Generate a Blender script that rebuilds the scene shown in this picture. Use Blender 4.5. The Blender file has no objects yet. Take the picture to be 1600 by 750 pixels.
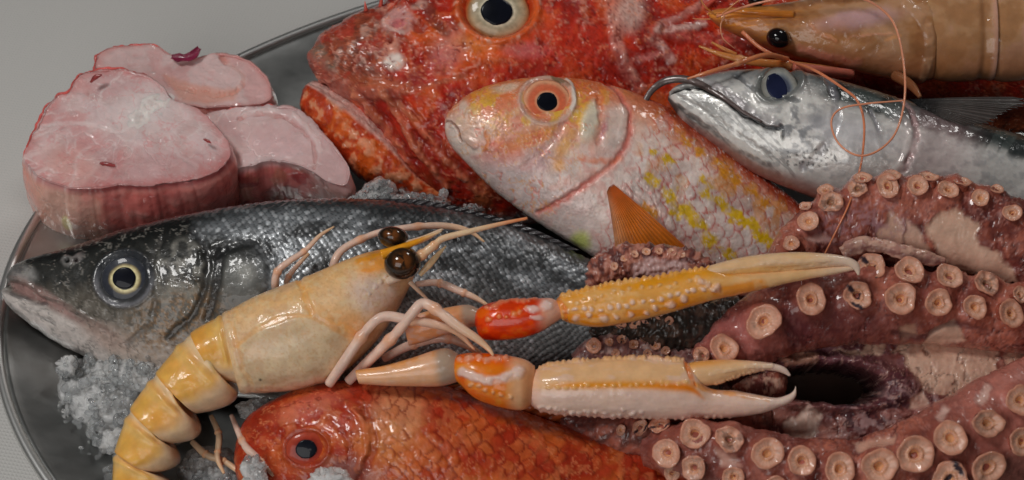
import bpy, math
import numpy as np

# ------------------------------------------------------------------ camera, light, exposure
# all modelling is done in centimetres and scaled to metres (CM) when meshes are made
CM = 0.01
PITCH = math.radians(47.0)
DIST = 80.0                      # camera to the middle of the platter
FIELD = 42.0                     # width of the view at that distance
LOOK = np.array([0.0, 0.0, 4.0])
FWD = np.array([0, math.cos(PITCH), -math.sin(PITCH)])
UP = np.array([0, math.sin(PITCH), math.cos(PITCH)])
RIGHT = np.array([1.0, 0, 0])
EYE = LOOK - DIST * FWD

scene = bpy.context.scene
COL = scene.collection
cam_d = bpy.data.cameras.new("camera")
cam = bpy.data.objects.new("camera", cam_d)
COL.objects.link(cam)
cam.location = EYE * CM
cam.rotation_euler = (math.pi / 2 - PITCH, 0, 0)
cam_d.sensor_width = 36.0
cam_d.lens = 36.0 * DIST / FIELD
cam_d.clip_start = 0.01
cam_d.clip_end = 50.0
cam_d.dof.use_dof = True
cam_d.dof.focus_distance = (DIST - 4.0) * CM
cam_d.dof.aperture_fstop = 18.0
scene.camera = cam

world = bpy.data.worlds.new("World")
scene.world = world
world.use_nodes = True
bg = world.node_tree.nodes["Background"]
bg.inputs[0].default_value = (1.0, 0.98, 0.97, 1)
bg.inputs[1].default_value = 0.02


def area_light(name, loc, target, size, size_y, watts, color):
    d = bpy.data.lights.new(name, 'AREA')
    d.shape = 'RECTANGLE'
    d.size, d.size_y = size, size_y
    d.energy = watts
    d.color = color
    o = bpy.data.objects.new(name, d)
    COL.objects.link(o)
    o.location = loc
    import mathutils
    v = mathutils.Vector(target) - mathutils.Vector(loc)
    o.rotation_euler = v.to_track_quat('-Z', 'Y').to_euler()
    return o


area_light("softbox_key", (-0.46, -0.14, 0.95), (0.0, 0.0, 0.03), 0.22, 0.17, 3.7, (1.0, 0.98, 0.955))
area_light("softbox_side", (0.50, 0.62, 0.95), (0.05, 0.02, 0.03), 0.26, 0.12, 2.0, (1.0, 0.98, 0.955))
area_light("softbox_fill", (-0.35, -0.85, 0.62), (-0.02, 0.0, 0.03), 0.60, 0.50, 2.8, (1.0, 0.98, 0.96))

scene.view_settings.view_transform = 'Standard'
scene.view_settings.look = 'None'
scene.view_settings.gamma = 1.0
scene.view_settings.exposure = -0.12
scene.view_settings.use_curve_mapping = False
scene.render.engine = 'CYCLES'
scene.cycles.use_denoising = True
scene.cycles.max_bounces = 10
scene.cycles.transmission_bounces = 8
scene.cycles.caustics_refractive = True
scene.cycles.blur_glossy = 1.0
scene.cycles.sample_clamp_indirect = 4.0
scene.cycles.caustics_reflective = False

rng = np.random.default_rng(7)


# ------------------------------------------------------------------ placing helpers
PXC = 1600.0 / FIELD             # drawing units (1600 across the sheet) per cm


def ray(px, py):
    px = np.asarray(px, float)
    py = np.asarray(py, float)
    return FWD * DIST + RIGHT * ((px - 800) / PXC)[..., None] + UP * ((375 - py) / PXC)[..., None]


def on_plane(px, py, O, n):
    d = ray(px, py)
    t = ((O - EYE) @ n) / (d @ n)
    return EYE + d * t[..., None]


def at(px, py, z):
    d = ray(px, py)
    t = (np.asarray(z, float) - EYE[2]) / d[..., 2]
    return EYE + d * np.asarray(t)[..., None]


def proj(X):
    v = np.asarray(X) - EYE
    dep = v @ FWD
    return np.stack([800 + (v @ RIGHT) / dep * DIST * PXC, 375 - (v @ UP) / dep * DIST * PXC], -1)


def nrm(v):
    v = np.asarray(v, float)
    return v / np.maximum(np.linalg.norm(v, axis=-1, keepdims=True), 1e-9)


def lean(tau, side=0.0):
    """normal of a flank lying back by tau degrees from level, turned sideways by side degrees"""
    a, b = math.radians(tau), math.radians(side)
    return nrm([math.sin(b), -math.sin(a) * math.cos(b), math.cos(a) * math.cos(b)])


class Flank:
    """the middle plane of an animal, drawn on in drawing units"""
    def __init__(self, px, py, z, tau, side=0.0):
        self.O = at(px, py, z)
        self.n = lean(tau, side)

    def __call__(self, px, py):
        return on_plane(np.asarray(px, float), np.asarray(py, float), self.O, self.n)


def curve(pts, n, even=True):
    """Catmull-Rom through pts (any dimension), n samples"""
    p = np.asarray(pts, float)
    k = len(p)
    ext = np.vstack([2 * p[0] - p[1], p, 2 * p[-1] - p[-2]])
    tt = np.linspace(0, k - 1, max(n * 4, 200)) if even else np.linspace(0, k - 1, n)

    def ev(t):
        i = np.clip(t.astype(int), 0, k - 2)
        f = (t - i)[:, None]
        a, b, c, d = ext[i], ext[i + 1], ext[i + 2], ext[i + 3]
        return 0.5 * (2 * b + (c - a) * f + (2 * a - 5 * b + 4 * c - d) * f ** 2 + (3 * b - a - 3 * c + d) * f ** 3)
    q = ev(tt)
    if not even:
        return q
    s = np.concatenate([[0], np.cumsum(np.linalg.norm(np.diff(q[:, :2], axis=0), axis=1))])
    tn = np.interp(np.linspace(0, s[-1], n), s, tt)
    return ev(tn)


# ------------------------------------------------------------------ noise
def _h(ix, iy, iz, seed):
    n = (ix.astype(np.int64) * 374761393 + iy.astype(np.int64) * 668265263 + iz.astype(np.int64) * 2147483647 + seed * 144665) & 0xffffffff
    n = ((n ^ (n >> 13)) * 1274126177) & 0xffffffff
    n = ((n ^ (n >> 16)) * 2246822519) & 0xffffffff
    return ((n ^ (n >> 15)) & 0xffffff) / float(0xffffff)


def vn(x, y, z=0.0, seed=0):
    x = np.asarray(x, float); y = np.asarray(y, float); z = np.asarray(z, float) + x * 0
    ix, iy, iz = np.floor(x), np.floor(y), np.floor(z)
    fx, fy, fz = x - ix, y - iy, z - iz
    ux, uy, uz = [f * f * f * (f * (f * 6 - 15) + 10) for f in (fx, fy, fz)]
    r = 0
    for a in (0, 1):
        for b in (0, 1):
            for c_ in (0, 1):
                w = (ux if a else 1 - ux) * (uy if b else 1 - uy) * (uz if c_ else 1 - uz)
                r = r + w * _h(ix + a, iy + b, iz + c_, seed)
    return r


def fbm(x, y, z=0.0, oct=4, seed=0, gain=0.5):
    r, a, s, t = 0, 1.0, 1.0, 0
    for o in range(oct):
        r = r + a * vn(np.asarray(x) * s, np.asarray(y) * s, np.asarray(z) * s, seed + o * 17)
        t += a
        a *= gain
        s *= 2.03
    return r / t


def worley(x, y, seed=0, jit=0.9):
    ix, iy = np.floor(x), np.floor(y)
    f1 = np.full(np.shape(x), 9.0); f2 = f1.copy(); cid = np.zeros(np.shape(x))
    z0 = np.zeros(np.shape(x))
    for a in (-1, 0, 1):
        for b in (-1, 0, 1):
            cx, cy = ix + a, iy + b
            hx = 0.5 + jit * (_h(cx, cy, z0, seed) - 0.5); hy = 0.5 + jit * (_h(cx, cy, z0 + 1, seed) - 0.5)
            d = np.hypot(cx + hx - x, cy + hy - y)
            new = d < f1
            f2 = np.where(new, f1, np.minimum(f2, d))
            cid = np.where(new, _h(cx, cy, z0 + 2, seed), cid)
            f1 = np.where(new, d, f1)
    return f1, f2, cid


def ss(a, b, x):
    t = np.clip((np.asarray(x, float) - a) / (b - a), 0, 1)
    return t * t * (3 - 2 * t)


def blob(px, py, cx, cy, rx, ry, rot=0.0, soft=0.4):
    a = math.radians(rot)
    dx, dy = px - cx, py - cy
    u = (dx * math.cos(a) + dy * math.sin(a)) / rx
    v = (-dx * math.sin(a) + dy * math.cos(a)) / ry
    return 1 - ss(1 - soft, 1 + soft, np.hypot(u, v))


def dline(px, py, pts, smooth=True):
    """distance to a polyline"""
    p = np.asarray(pts, float)
    if smooth and len(p) > 2:
        p = curve(p, max(12, len(p) * 4))
    best = np.full(np.shape(px), 1e9)
    for i in range(len(p) - 1):
        a, b = p[i], p[i + 1]
        ab = b - a
        t = np.clip(((px - a[0]) * ab[0] + (py - a[1]) * ab[1]) / max(ab @ ab, 1e-9), 0, 1)
        best = np.minimum(best, np.hypot(px - a[0] - t * ab[0], py - a[1] - t * ab[1]))
    return best


def stroke(px, py, pts, w, soft=0.5):
    return 1 - ss(w * (1 - soft), w * (1 + soft), dline(px, py, pts))


def inpoly(px, py, poly, soft=3.0):
    p = np.asarray(poly, float)
    ins = np.zeros(np.shape(px), bool)
    for i in range(len(p)):
        a, b = p[i], p[(i + 1) % len(p)]
        cond = (a[1] > py) != (b[1] > py)
        with np.errstate(divide='ignore', invalid='ignore'):
            xx = (b[0] - a[0]) * (py - a[1]) / (b[1] - a[1]) + a[0]
        ins ^= cond & (px < xx)
    d = dline(px, py, np.vstack([p, p[:1]]), smooth=False)
    sd = np.where(ins, d, -d)
    return ss(-soft, soft, sd)


GAIN = 2.2


def c(r, g, b):
    """colour of a surface from the tone it has in even light"""
    v = np.array([r, g, b]) / 255.0
    lin = np.where(v <= 0.04045, v / 12.92, ((v + 0.055) / 1.055) ** 2.4)
    lin = lin * GAIN
    return np.maximum(lin / max(1.0, lin.max() / 0.88), 0.002)


class Coat:
    """colour and relief carried by the points of one surface"""
    def __init__(self, px, py, base):
        # hand-drawn lines wander a little, as they do on skin
        self.px = px + 7.0 * (fbm(px / 17, py / 17, oct=3, seed=77) - 0.5) + 1.3 * (fbm(px / 4, py / 4, oct=2, seed=79) - 0.5)
        self.py = py + 7.0 * (fbm(px / 17 + 50, py / 17, oct=3, seed=78) - 0.5) + 1.3 * (fbm(px / 4 + 50, py / 4, oct=2, seed=80) - 0.5)
        self.brk = 0.35 + 1.1 * ss(0.36, 0.62, fbm(px / 15, py / 15, oct=2, seed=81))
        self.col = np.tile(np.asarray(base, float), (len(px), 1))
        self.d = np.zeros(len(px))
        self.met = np.zeros(len(px))

    def mix(self, m, colr, k=1.0):
        m = np.clip(m * k, 0, 1)[:, None]
        self.col = self.col * (1 - m) + np.asarray(colr) * m

    def mul(self, m, f):
        m = np.clip(m, 0, 1)[:, None]
        self.col = self.col * (1 + m * (np.asarray(f) - 1))

    def blob(self, cx, cy, rx, ry, colr, k=1.0, rot=0, soft=0.45, d=0.0):
        m = blob(self.px, self.py, cx, cy, rx, ry, rot, soft)
        if colr is not None:
            self.mix(m, colr, k)
        self.d += m * d

    def line(self, pts, w, colr, k=1.0, soft=0.5, d=0.0, solid=False):
        m = stroke(self.px, self.py, pts, w, soft)
        if colr is not None:
            self.mix(m * (1 if solid else np.minimum(1, self.brk + 0.2)), colr, k)
        self.d += m * d * (1 if solid else self.brk * 0.75)


def veins(ct, scale, seed, colr, k=0.5, width=0.02, d=0.0, mask=1.0, stretch=1.0):
    """a branching net of fine lines, broken here and there"""
    f = fbm(ct.px / scale, ct.py / (scale * stretch), oct=4, seed=seed)
    m = (1 - ss(width * 0.4, width, np.abs(f - 0.5))) * ss(0.40, 0.55, fbm(ct.px / (scale * 1.3) + 7, ct.py / (scale * 1.3), oct=2, seed=seed + 3)) * mask
    if colr is not None:
        ct.mix(m, colr, k)
    ct.d += m * d


# ------------------------------------------------------------------ meshes and objects
ORI = {}


def empty(name, origin, label, cat, group=None):
    o = bpy.data.objects.new(name, None)
    o.empty_display_size = 0.02
    COL.objects.link(o)
    o.location = np.asarray(origin) * CM
    o["label"] = label
    o["category"] = cat
    if group:
        o["group"] = group
    ORI[o.name] = np.asarray(origin, float)
    return o


def make_mesh(name, V, faces, mat, attrs=None, smooth=True):
    V = np.asarray(V, float)
    me = bpy.data.meshes.new(name)
    me.vertices.add(len(V))
    me.vertices.foreach_set("co", (V * CM).astype(np.float32).ravel())
    loops, starts = [], []
    n0 = 0
    for f in faces:
        f = np.asarray(f, np.int64)
        if len(f) == 0:
            continue
        loops.append(f.ravel())
        starts.append(n0 + np.arange(len(f)) * f.shape[1])
        n0 += f.size
    loops = np.concatenate(loops).astype(np.int32)
    starts = np.concatenate(starts).astype(np.int32)
    me.loops.add(len(loops))
    me.loops.foreach_set("vertex_index", loops)
    me.polygons.add(len(starts))
    me.polygons.foreach_set("loop_start", starts)
    if smooth:
        me.polygons.foreach_set("use_smooth", np.ones(len(starts), bool))
    me.update(calc_edges=True)
    for k, a in (attrs or {}).items():
        a = np.asarray(a, np.float32)
        if a.ndim == 2:
            at_ = me.attributes.new(k, 'FLOAT_COLOR', 'POINT')
            at_.data.foreach_set("color", np.hstack([a, np.ones((len(a), 1), np.float32)]).ravel())
        else:
            at_ = me.attributes.new(k, 'FLOAT', 'POINT')
            at_.data.foreach_set("value", a)
    me.materials.append(mat)
    return me


def put(name, V, faces, mat, parent=None, attrs=None, smooth=True, label=None, cat=None, group=None, kind=None, origin=None):
    V = np.asarray(V, float)
    if parent is not None:
        org = ORI[parent.name]
    elif origin is not None:
        org = np.asarray(origin, float)
    else:
        org = np.array([V[:, 0].mean(), V[:, 1].mean(), V[:, 2].min()])
    me = make_mesh(name, V - org, faces, mat, attrs, smooth)
    o = bpy.data.objects.new(name, me)
    COL.objects.link(o)
    if parent is not None:
        o.parent = parent
    else:
        o.location = org * CM
    ORI[o.name] = org
    for k, v in (("label", label), ("category", cat), ("group", group), ("kind", kind)):
        if v:
            o[k] = v
    return o


def grid_faces(n, m, closed=True, off=0):
    i = np.arange(n - 1)[:, None]
    j = np.arange(m if closed else m - 1)[None, :]
    j2 = (j + 1) % m
    f = np.stack([i * m + j, i * m + j2, (i + 1) * m + j2, (i + 1) * m + j], -1)
    return f.reshape(-1, 4) + off


def loft(G, cap=True):
    """G [n,m,3] rings -> verts, faces (closed round)"""
    n, m, _ = G.shape
    V = G.reshape(-1, 3)
    F = [grid_faces(n, m)]
    if cap:
        V = np.vstack([V, G[0].mean(0), G[-1].mean(0)])
        j = np.arange(m); j2 = (j + 1) % m
        F.append(np.concatenate([np.stack([j2, j, np.full(m, n * m)], -1),
                                 np.stack([(n - 1) * m + j, (n - 1) * m + j2, np.full(m, n * m + 1)], -1)]))
    return V, F


def gnormals(G, closed=True):
    if closed:
        dv = np.roll(G, -1, 1) - np.roll(G, 1, 1)
    else:
        dv = np.gradient(G, axis=1)
    du = np.gradient(G, axis=0)
    return nrm(np.cross(dv, du))


def join(parts):
    """list of (V, faces, attrs) -> one"""
    Vs, Fs, At, off = [], {}, {}, 0
    for V, F, A in parts:
        Vs.append(V)
        for f in F:
            f = np.asarray(f)
            Fs.setdefault(f.shape[1], []).append(f + off)
        for k, a in A.items():
            At.setdefault(k, []).append(a)
        off += len(V)
    return np.vstack(Vs), [np.concatenate(v) for v in Fs.values()], {k: np.concatenate(v) for k, v in At.items()}


def tube3(path, rad, m=10, flat=1.0, nref=None):
    """path [n,3] cm, rad [n] cm -> ring grid"""
    path = np.asarray(path, float)
    rad = np.asarray(rad, float)
    t = nrm(np.gradient(path, axis=0))
    ref = np.array([0.1, -0.7, 0.7]) if nref is None else np.asarray(nref, float)
    a = nrm(np.cross(t, ref))
    b = nrm(np.cross(a, t))
    th = np.linspace(0, 2 * math.pi, m, endpoint=False)
    return path[:, None] + rad[:, None, None] * (np.cos(th)[None, :, None] * a[:, None] + flat * np.sin(th)[None, :, None] * b[:, None])


# ------------------------------------------------------------------ materials
def nodes_of(name):
    m = bpy.data.materials.new(name)
    m.use_nodes = True
    nt = m.node_tree
    return m, nt, nt.nodes["Principled BSDF"]


def wet(name, sss=0.12, radius=(1.0, 0.35, 0.25), sss_scale=0.003, rough=0.4, coat=0.8, coat_rough=0.06, fine=(900, 0.25), film=(260, 0.25), var=0.18, var_scale=220, ior=1.4, metal=False, trans=0.0, col=None, alpha=None, spec=0.3, drops=(0.52, 0.72)):
    """a moist surface: colour from the points, speckled by noise; fine relief below, water film above"""
    m, nt, bs = nodes_of(name)
    N, L = nt.nodes, nt.links
    co = N.new("ShaderNodeTexCoord")
    if col is None:
        at_ = N.new("ShaderNodeAttribute"); at_.attribute_name = "Col"
        src = at_.outputs["Color"]
    else:
        rgb = N.new("ShaderNodeRGB"); rgb.outputs[0].default_value = (*col, 1)
        src = rgb.outputs[0]
    nz = N.new("ShaderNodeTexNoise"); nz.inputs["Scale"].default_value = var_scale; nz.inputs["Detail"].default_value = 5
    L.new(co.outputs["Object"], nz.inputs["Vector"])
    mr = N.new("ShaderNodeMapRange")
    mr.inputs["From Min"].default_value = 0.3; mr.inputs["From Max"].default_value = 0.7
    mr.inputs["To Min"].default_value = 1 - var; mr.inputs["To Max"].default_value = 1 + var
    L.new(nz.outputs["Fac"], mr.inputs["Value"])
    vm = N.new("ShaderNodeVectorMath"); vm.operation = 'SCALE'
    L.new(src, vm.inputs[0]); L.new(mr.outputs[0], vm.inputs["Scale"])
    L.new(vm.outputs[0], bs.inputs["Base Color"])
    bs.inputs["Roughness"].default_value = rough
    bs.inputs["IOR"].default_value = ior
    bs.inputs["Specular IOR Level"].default_value = spec
    bs.inputs["Subsurface Weight"].default_value = sss
    bs.inputs["Subsurface Radius"].default_value = radius
    bs.inputs["Subsurface Scale"].default_value = sss_scale
    bs.inputs["Coat Weight"].default_value = coat
    bs.inputs["Coat Roughness"].default_value = coat_rough
    bs.inputs["Coat IOR"].default_value = 1.36
    bs.inputs["Transmission Weight"].default_value = trans
    if alpha is not None:
        bs.inputs["Alpha"].default_value = alpha
    if metal:
        am = N.new("ShaderNodeAttribute"); am.attribute_name = "Met"
        L.new(am.outputs["Fac"], bs.inputs["Metallic"])
    n1 = N.new("ShaderNodeTexNoise"); n1.inputs["Scale"].default_value = fine[0]; n1.inputs["Detail"].default_value = 4
    L.new(co.outputs["Object"], n1.inputs["Vector"])
    b1 = N.new("ShaderNodeBump"); b1.inputs["Strength"].default_value = fine[1]; b1.inputs["Distance"].default_value = 0.0012
    L.new(n1.outputs["Fac"], b1.inputs["Height"]); L.new(b1.outputs[0], bs.inputs["Normal"])
    n2 = N.new("ShaderNodeTexNoise"); n2.inputs["Scale"].default_value = film[0]; n2.inputs["Detail"].default_value = 2.5
    n2.inputs["Distortion"].default_value = 0.6
    L.new(co.outputs["Object"], n2.inputs["Vector"])
    b2 = N.new("ShaderNodeBump"); b2.inputs["Strength"].default_value = film[1]; b2.inputs["Distance"].default_value = 0.004
    # mostly an even film, swelling into separate beads
    m2 = N.new("ShaderNodeMapRange"); m2.interpolation_type = 'SMOOTHSTEP'
    m2.inputs["From Min"].default_value = drops[0]; m2.inputs["From Max"].default_value = drops[1]
    L.new(n2.outputs["Fac"], m2.inputs["Value"])
    L.new(m2.outputs[0], b2.inputs["Height"])
    L.new(b2.outputs[0], bs.inputs["Coat Normal"])
    return m

# ------------------------------------------------------------------ the cloth
def cloth_material():
    m, nt, bs = nodes_of("white_linen")
    N, L = nt.nodes, nt.links
    co = N.new("ShaderNodeTexCoord")
    bs.inputs["Base Color"].default_value = (0.64, 0.63, 0.605, 1)
    bs.inputs["Roughness"].default_value = 0.9
    bs.inputs["Sheen Weight"].default_value = 0.1
    wv = []
    for rot in (0.0, math.pi / 2):
        mp = N.new("ShaderNodeMapping"); mp.inputs["Rotation"].default_value = (0, 0, rot + 0.2)
        L.new(co.outputs["Object"], mp.inputs["Vector"])
        w = N.new("ShaderNodeTexWave"); w.inputs["Scale"].default_value = 190; w.inputs["Distortion"].default_value = 1.2
        w.inputs["Detail"].default_value = 2
        L.new(mp.outputs[0], w.inputs["Vector"])
        wv.append(w)
    mx = N.new("ShaderNodeMath"); mx.operation = 'MAXIMUM'
    L.new(wv[0].outputs["Fac"], mx.inputs[0]); L.new(wv[1].outputs["Fac"], mx.inputs[1])
    b = N.new("ShaderNodeBump"); b.inputs["Strength"].default_value = 0.35; b.inputs["Distance"].default_value = 0.0006
    L.new(mx.outputs[0], b.inputs["Height"]); L.new(b.outputs[0], bs.inputs["Normal"])
    return m


def steel_material():
    m, nt, bs = nodes_of("worn_steel")
    N, L = nt.nodes, nt.links
    co = N.new("ShaderNodeTexCoord")
    bs.inputs["Metallic"].default_value = 1.0
    n = N.new("ShaderNodeTexNoise"); n.inputs["Scale"].default_value = 35; n.inputs["Detail"].default_value = 8
    n.inputs["Roughness"].default_value = 0.7
    mp = N.new("ShaderNodeMapping"); mp.inputs["Scale"].default_value = (1, 1.6, 1)
    L.new(co.outputs["Object"], mp.inputs["Vector"]); L.new(mp.outputs[0], n.inputs["Vector"])
    r = N.new("ShaderNodeMapRange"); r.inputs["To Min"].default_value = 0.25; r.inputs["To Max"].default_value = 0.44
    L.new(n.outputs["Fac"], r.inputs["Value"]); L.new(r.outputs[0], bs.inputs["Roughness"])
    cr = N.new("ShaderNodeValToRGB")
    cr.color_ramp.elements[0].position = 0.3; cr.color_ramp.elements[0].color = (0.38, 0.39, 0.38, 1)
    cr.color_ramp.elements[1].position = 0.75; cr.color_ramp.elements[1].color = (0.50, 0.50, 0.49, 1)
    L.new(n.outputs["Fac"], cr.inputs[0]); L.new(cr.outputs[0], bs.inputs["Base Color"])
    b = N.new("ShaderNodeBump"); b.inputs["Strength"].default_value = 0.03; b.inputs["Distance"].default_value = 0.001
    L.new(n.outputs["Fac"], b.inputs["Height"]); L.new(b.outputs[0], bs.inputs["Normal"])
    return m


def build_cloth():
    n = 160
    x = np.linspace(-130, 130, n); y = np.linspace(-90, 170, n)
    X, Y = np.meshgrid(x, y, indexing='ij')
    Z = (fbm(X / 22, Y / 22, oct=3, seed=3) - 0.5) * 0.5
    Z += 0.35 * np.exp(-((X * 0.8 + Y * 0.35 + 22) / 1.3) ** 2) * ss(-30, -22, -np.abs(X + 24) - 0 * Y)
    tray = np.hypot((X - 19) / 42, (Y + 2) / 26)
    Z = Z * ss(0.95, 1.15, tray) - 0.1
    G = np.stack([X, Y, Z], -1)
    put("tablecloth", G.reshape(-1, 3), [grid_faces(n, n, closed=False)[:, ::-1]], cloth_material(), kind="structure",
        label="white woven tablecloth spread under the steel platter", origin=(0, 0, 0))


TRAY_C = np.array([19.0, -2.0])
TRAY_A, TRAY_B = 39.66, 23.37


def build_tray():
    st = steel_material()
    root = empty("serving_platter", (TRAY_C[0], TRAY_C[1], 0), "large oval stainless steel platter carrying all the seafood", "platter")
    m = 260
    th = np.linspace(0, 2 * math.pi, m, endpoint=False)
    prof = [(-9.5, 0.55), (-8.2, 0.5), (-6.6, 0.55), (-5.3, 0.95), (-4.4, 1.5), (-3.6, 2.0), (-2.6, 2.35), (-1.4, 2.6), (-0.45, 2.85), (-0.12, 3.0)]
    pr = curve(prof, 40)
    und = pr[::-1] - np.array([0, 0.16])
    allp = np.vstack([pr, und])
    rings = []
    for off, z in allp:
        a, b = TRAY_A + off, TRAY_B + off
        rings.append(np.stack([TRAY_C[0] + a * np.cos(th), TRAY_C[1] + b * np.sin(th), np.full(m, z)], -1))
    G = np.array(rings)
    V, F = loft(G, cap=True)
    put("basin", V, F, st, root)
    k = 14
    R = []
    for ph in np.linspace(0, 2 * math.pi, k, endpoint=False):
        a = TRAY_A + 0.05 + 0.22 * math.cos(ph); b = TRAY_B + 0.05 + 0.22 * math.cos(ph)
        R.append(np.stack([TRAY_C[0] + a * np.cos(th), TRAY_C[1] + b * np.sin(th), np.full(m, 2.98 + 0.22 * math.sin(ph))], -1))
    G = np.array(R)
    i = np.arange(k)[:, None]; j = np.arange(m)[None, :]
    i2 = (i + 1) % k; j2 = (j + 1) % m
    f = np.stack([i * m + j, i * m + j2, i2 * m + j2, i2 * m + j], -1).reshape(-1, 4)
    rim_m, _, bs = nodes_of("polished_rim")
    bs.inputs["Base Color"].default_value = (0.78, 0.78, 0.76, 1); bs.inputs["Metallic"].default_value = 1.0; bs.inputs["Roughness"].default_value = 0.42
    put("rolled_rim", G.reshape(-1, 3), [f], rim_m, root)


build_cloth()
build_tray()

# ------------------------------------------------------------------ fish
class Body:
    def __init__(self, flank, st, n, mf=130, mb=36, e=1.0):
        self.fl = flank
        st = np.asarray(st, float)
        mid = (st[:, 0:2] + st[:, 2:4]) / 2
        S = curve(np.hstack([mid, st]), n)
        top, bot, w = S[:, 2:4], S[:, 4:6], np.maximum(S[:, 6], 0.5) / PXC
        th = np.concatenate([np.linspace(0, math.pi, mf, endpoint=False), np.linspace(math.pi, 2 * math.pi, mb, endpoint=False)])
        q = np.cos(th); s = np.sin(th)
        s = np.sign(s) * np.abs(s) ** e
        P2 = ((top + bot) / 2)[:, None] + ((top - bot) / 2)[:, None] * q[None, :, None]
        self.px, self.py = P2[..., 0].ravel(), P2[..., 1].ravel()
        self.q = np.tile(q, n)
        self.s = np.tile(s, n)
        self.u = np.repeat(np.linspace(0, 1, n), len(th))
        self.shape = (n, len(th))
        X = flank(P2[..., 0], P2[..., 1])
        self.mid3 = X.reshape(-1, 3)
        self.G = X + flank.n * (w[:, None] * s[None, :])[..., None]
        N = gnormals(self.G)
        cen = self.G.mean(1, keepdims=True)
        if ((self.G - cen) * N).sum(-1).mean() < 0:
            N = -N
        self.N = N
        # body axes in drawing units for scale rows: along the middle line and across it
        mm = S[:, 0:2]
        al = np.concatenate([[0], np.cumsum(np.linalg.norm(np.diff(mm, axis=0), axis=1))])
        self.al = np.repeat(al, len(th))
        hh = np.linalg.norm((top - bot) / 2, axis=1)
        self.ac = (hh[:, None] * q[None, :]).ravel()
        self.half = np.repeat(hh, len(th))
        self.hmean = hh

    def coat(self, base):
        return Coat(self.px, self.py, base)

    def relief(self, ct):
        d = (ct.d * np.where(self.s > -0.2, 1, 0)).reshape(self.shape)
        self.G = self.G + self.N * d[..., None]

    def build(self, name, ct, mat, parent, label=None):
        self.relief(ct)
        V, F = loft(self.G)
        col = np.vstack([ct.col, ct.col[0], ct.col[-1]])
        met = np.concatenate([ct.met, [0, 0]])
        return put(name, V, F, mat, parent, {"Col": col, "Met": met}, label=label)

    def surf(self, px, py):
        d = (self.px - px) ** 2 + (self.py - py) ** 2 + (self.s < 0) * 1e6
        i = int(np.argmin(d))
        return self.G.reshape(-1, 3)[i], self.N.reshape(-1, 3)[i]


def scale_rows(a, b, seed=0, R=0.78, jit=0.12):
    """overlapping scales: a runs to the tail, b across (both in scale widths).
    returns edge (0 at the rim .. 1), tilt height, id"""
    a = np.asarray(a, float) + jit * (fbm(a * 0.7, b * 0.7, seed=seed) - 0.5) * 3
    b = np.asarray(b, float) + jit * (fbm(a * 0.7 + 31, b * 0.7, seed=seed + 1) - 0.5) * 3
    edge = np.zeros(np.shape(a)); h = np.zeros(np.shape(a)); sid = np.zeros(np.shape(a)); done = np.zeros(np.shape(a), bool)
    k = np.floor(a * 2)
    zz = np.zeros(np.shape(a))
    for dk in range(-2, 3):                     # columns half a scale apart, head-most on top
        kk = k + dk
        ca = kk * 0.5
        off = np.where(np.mod(kk, 2) == 0, 0.0, 0.5)
        cb = np.floor(b - off + 0.5) + off
        d = np.hypot((a - ca) / R, (b - cb) / 0.62)
        hit = (~done) & (d < 1) & (a > ca - 0.25)
        edge = np.where(hit, 1 - d, edge)
        h = np.where(hit, (a - ca) * 0.7 + 0.35 * (1 - ((b - cb) / 0.62) ** 2), h)
        sid = np.where(hit, _h(kk, np.floor(cb * 2), zz, seed + 5), sid)
        done |= hit
    return edge, h, sid, done


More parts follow.
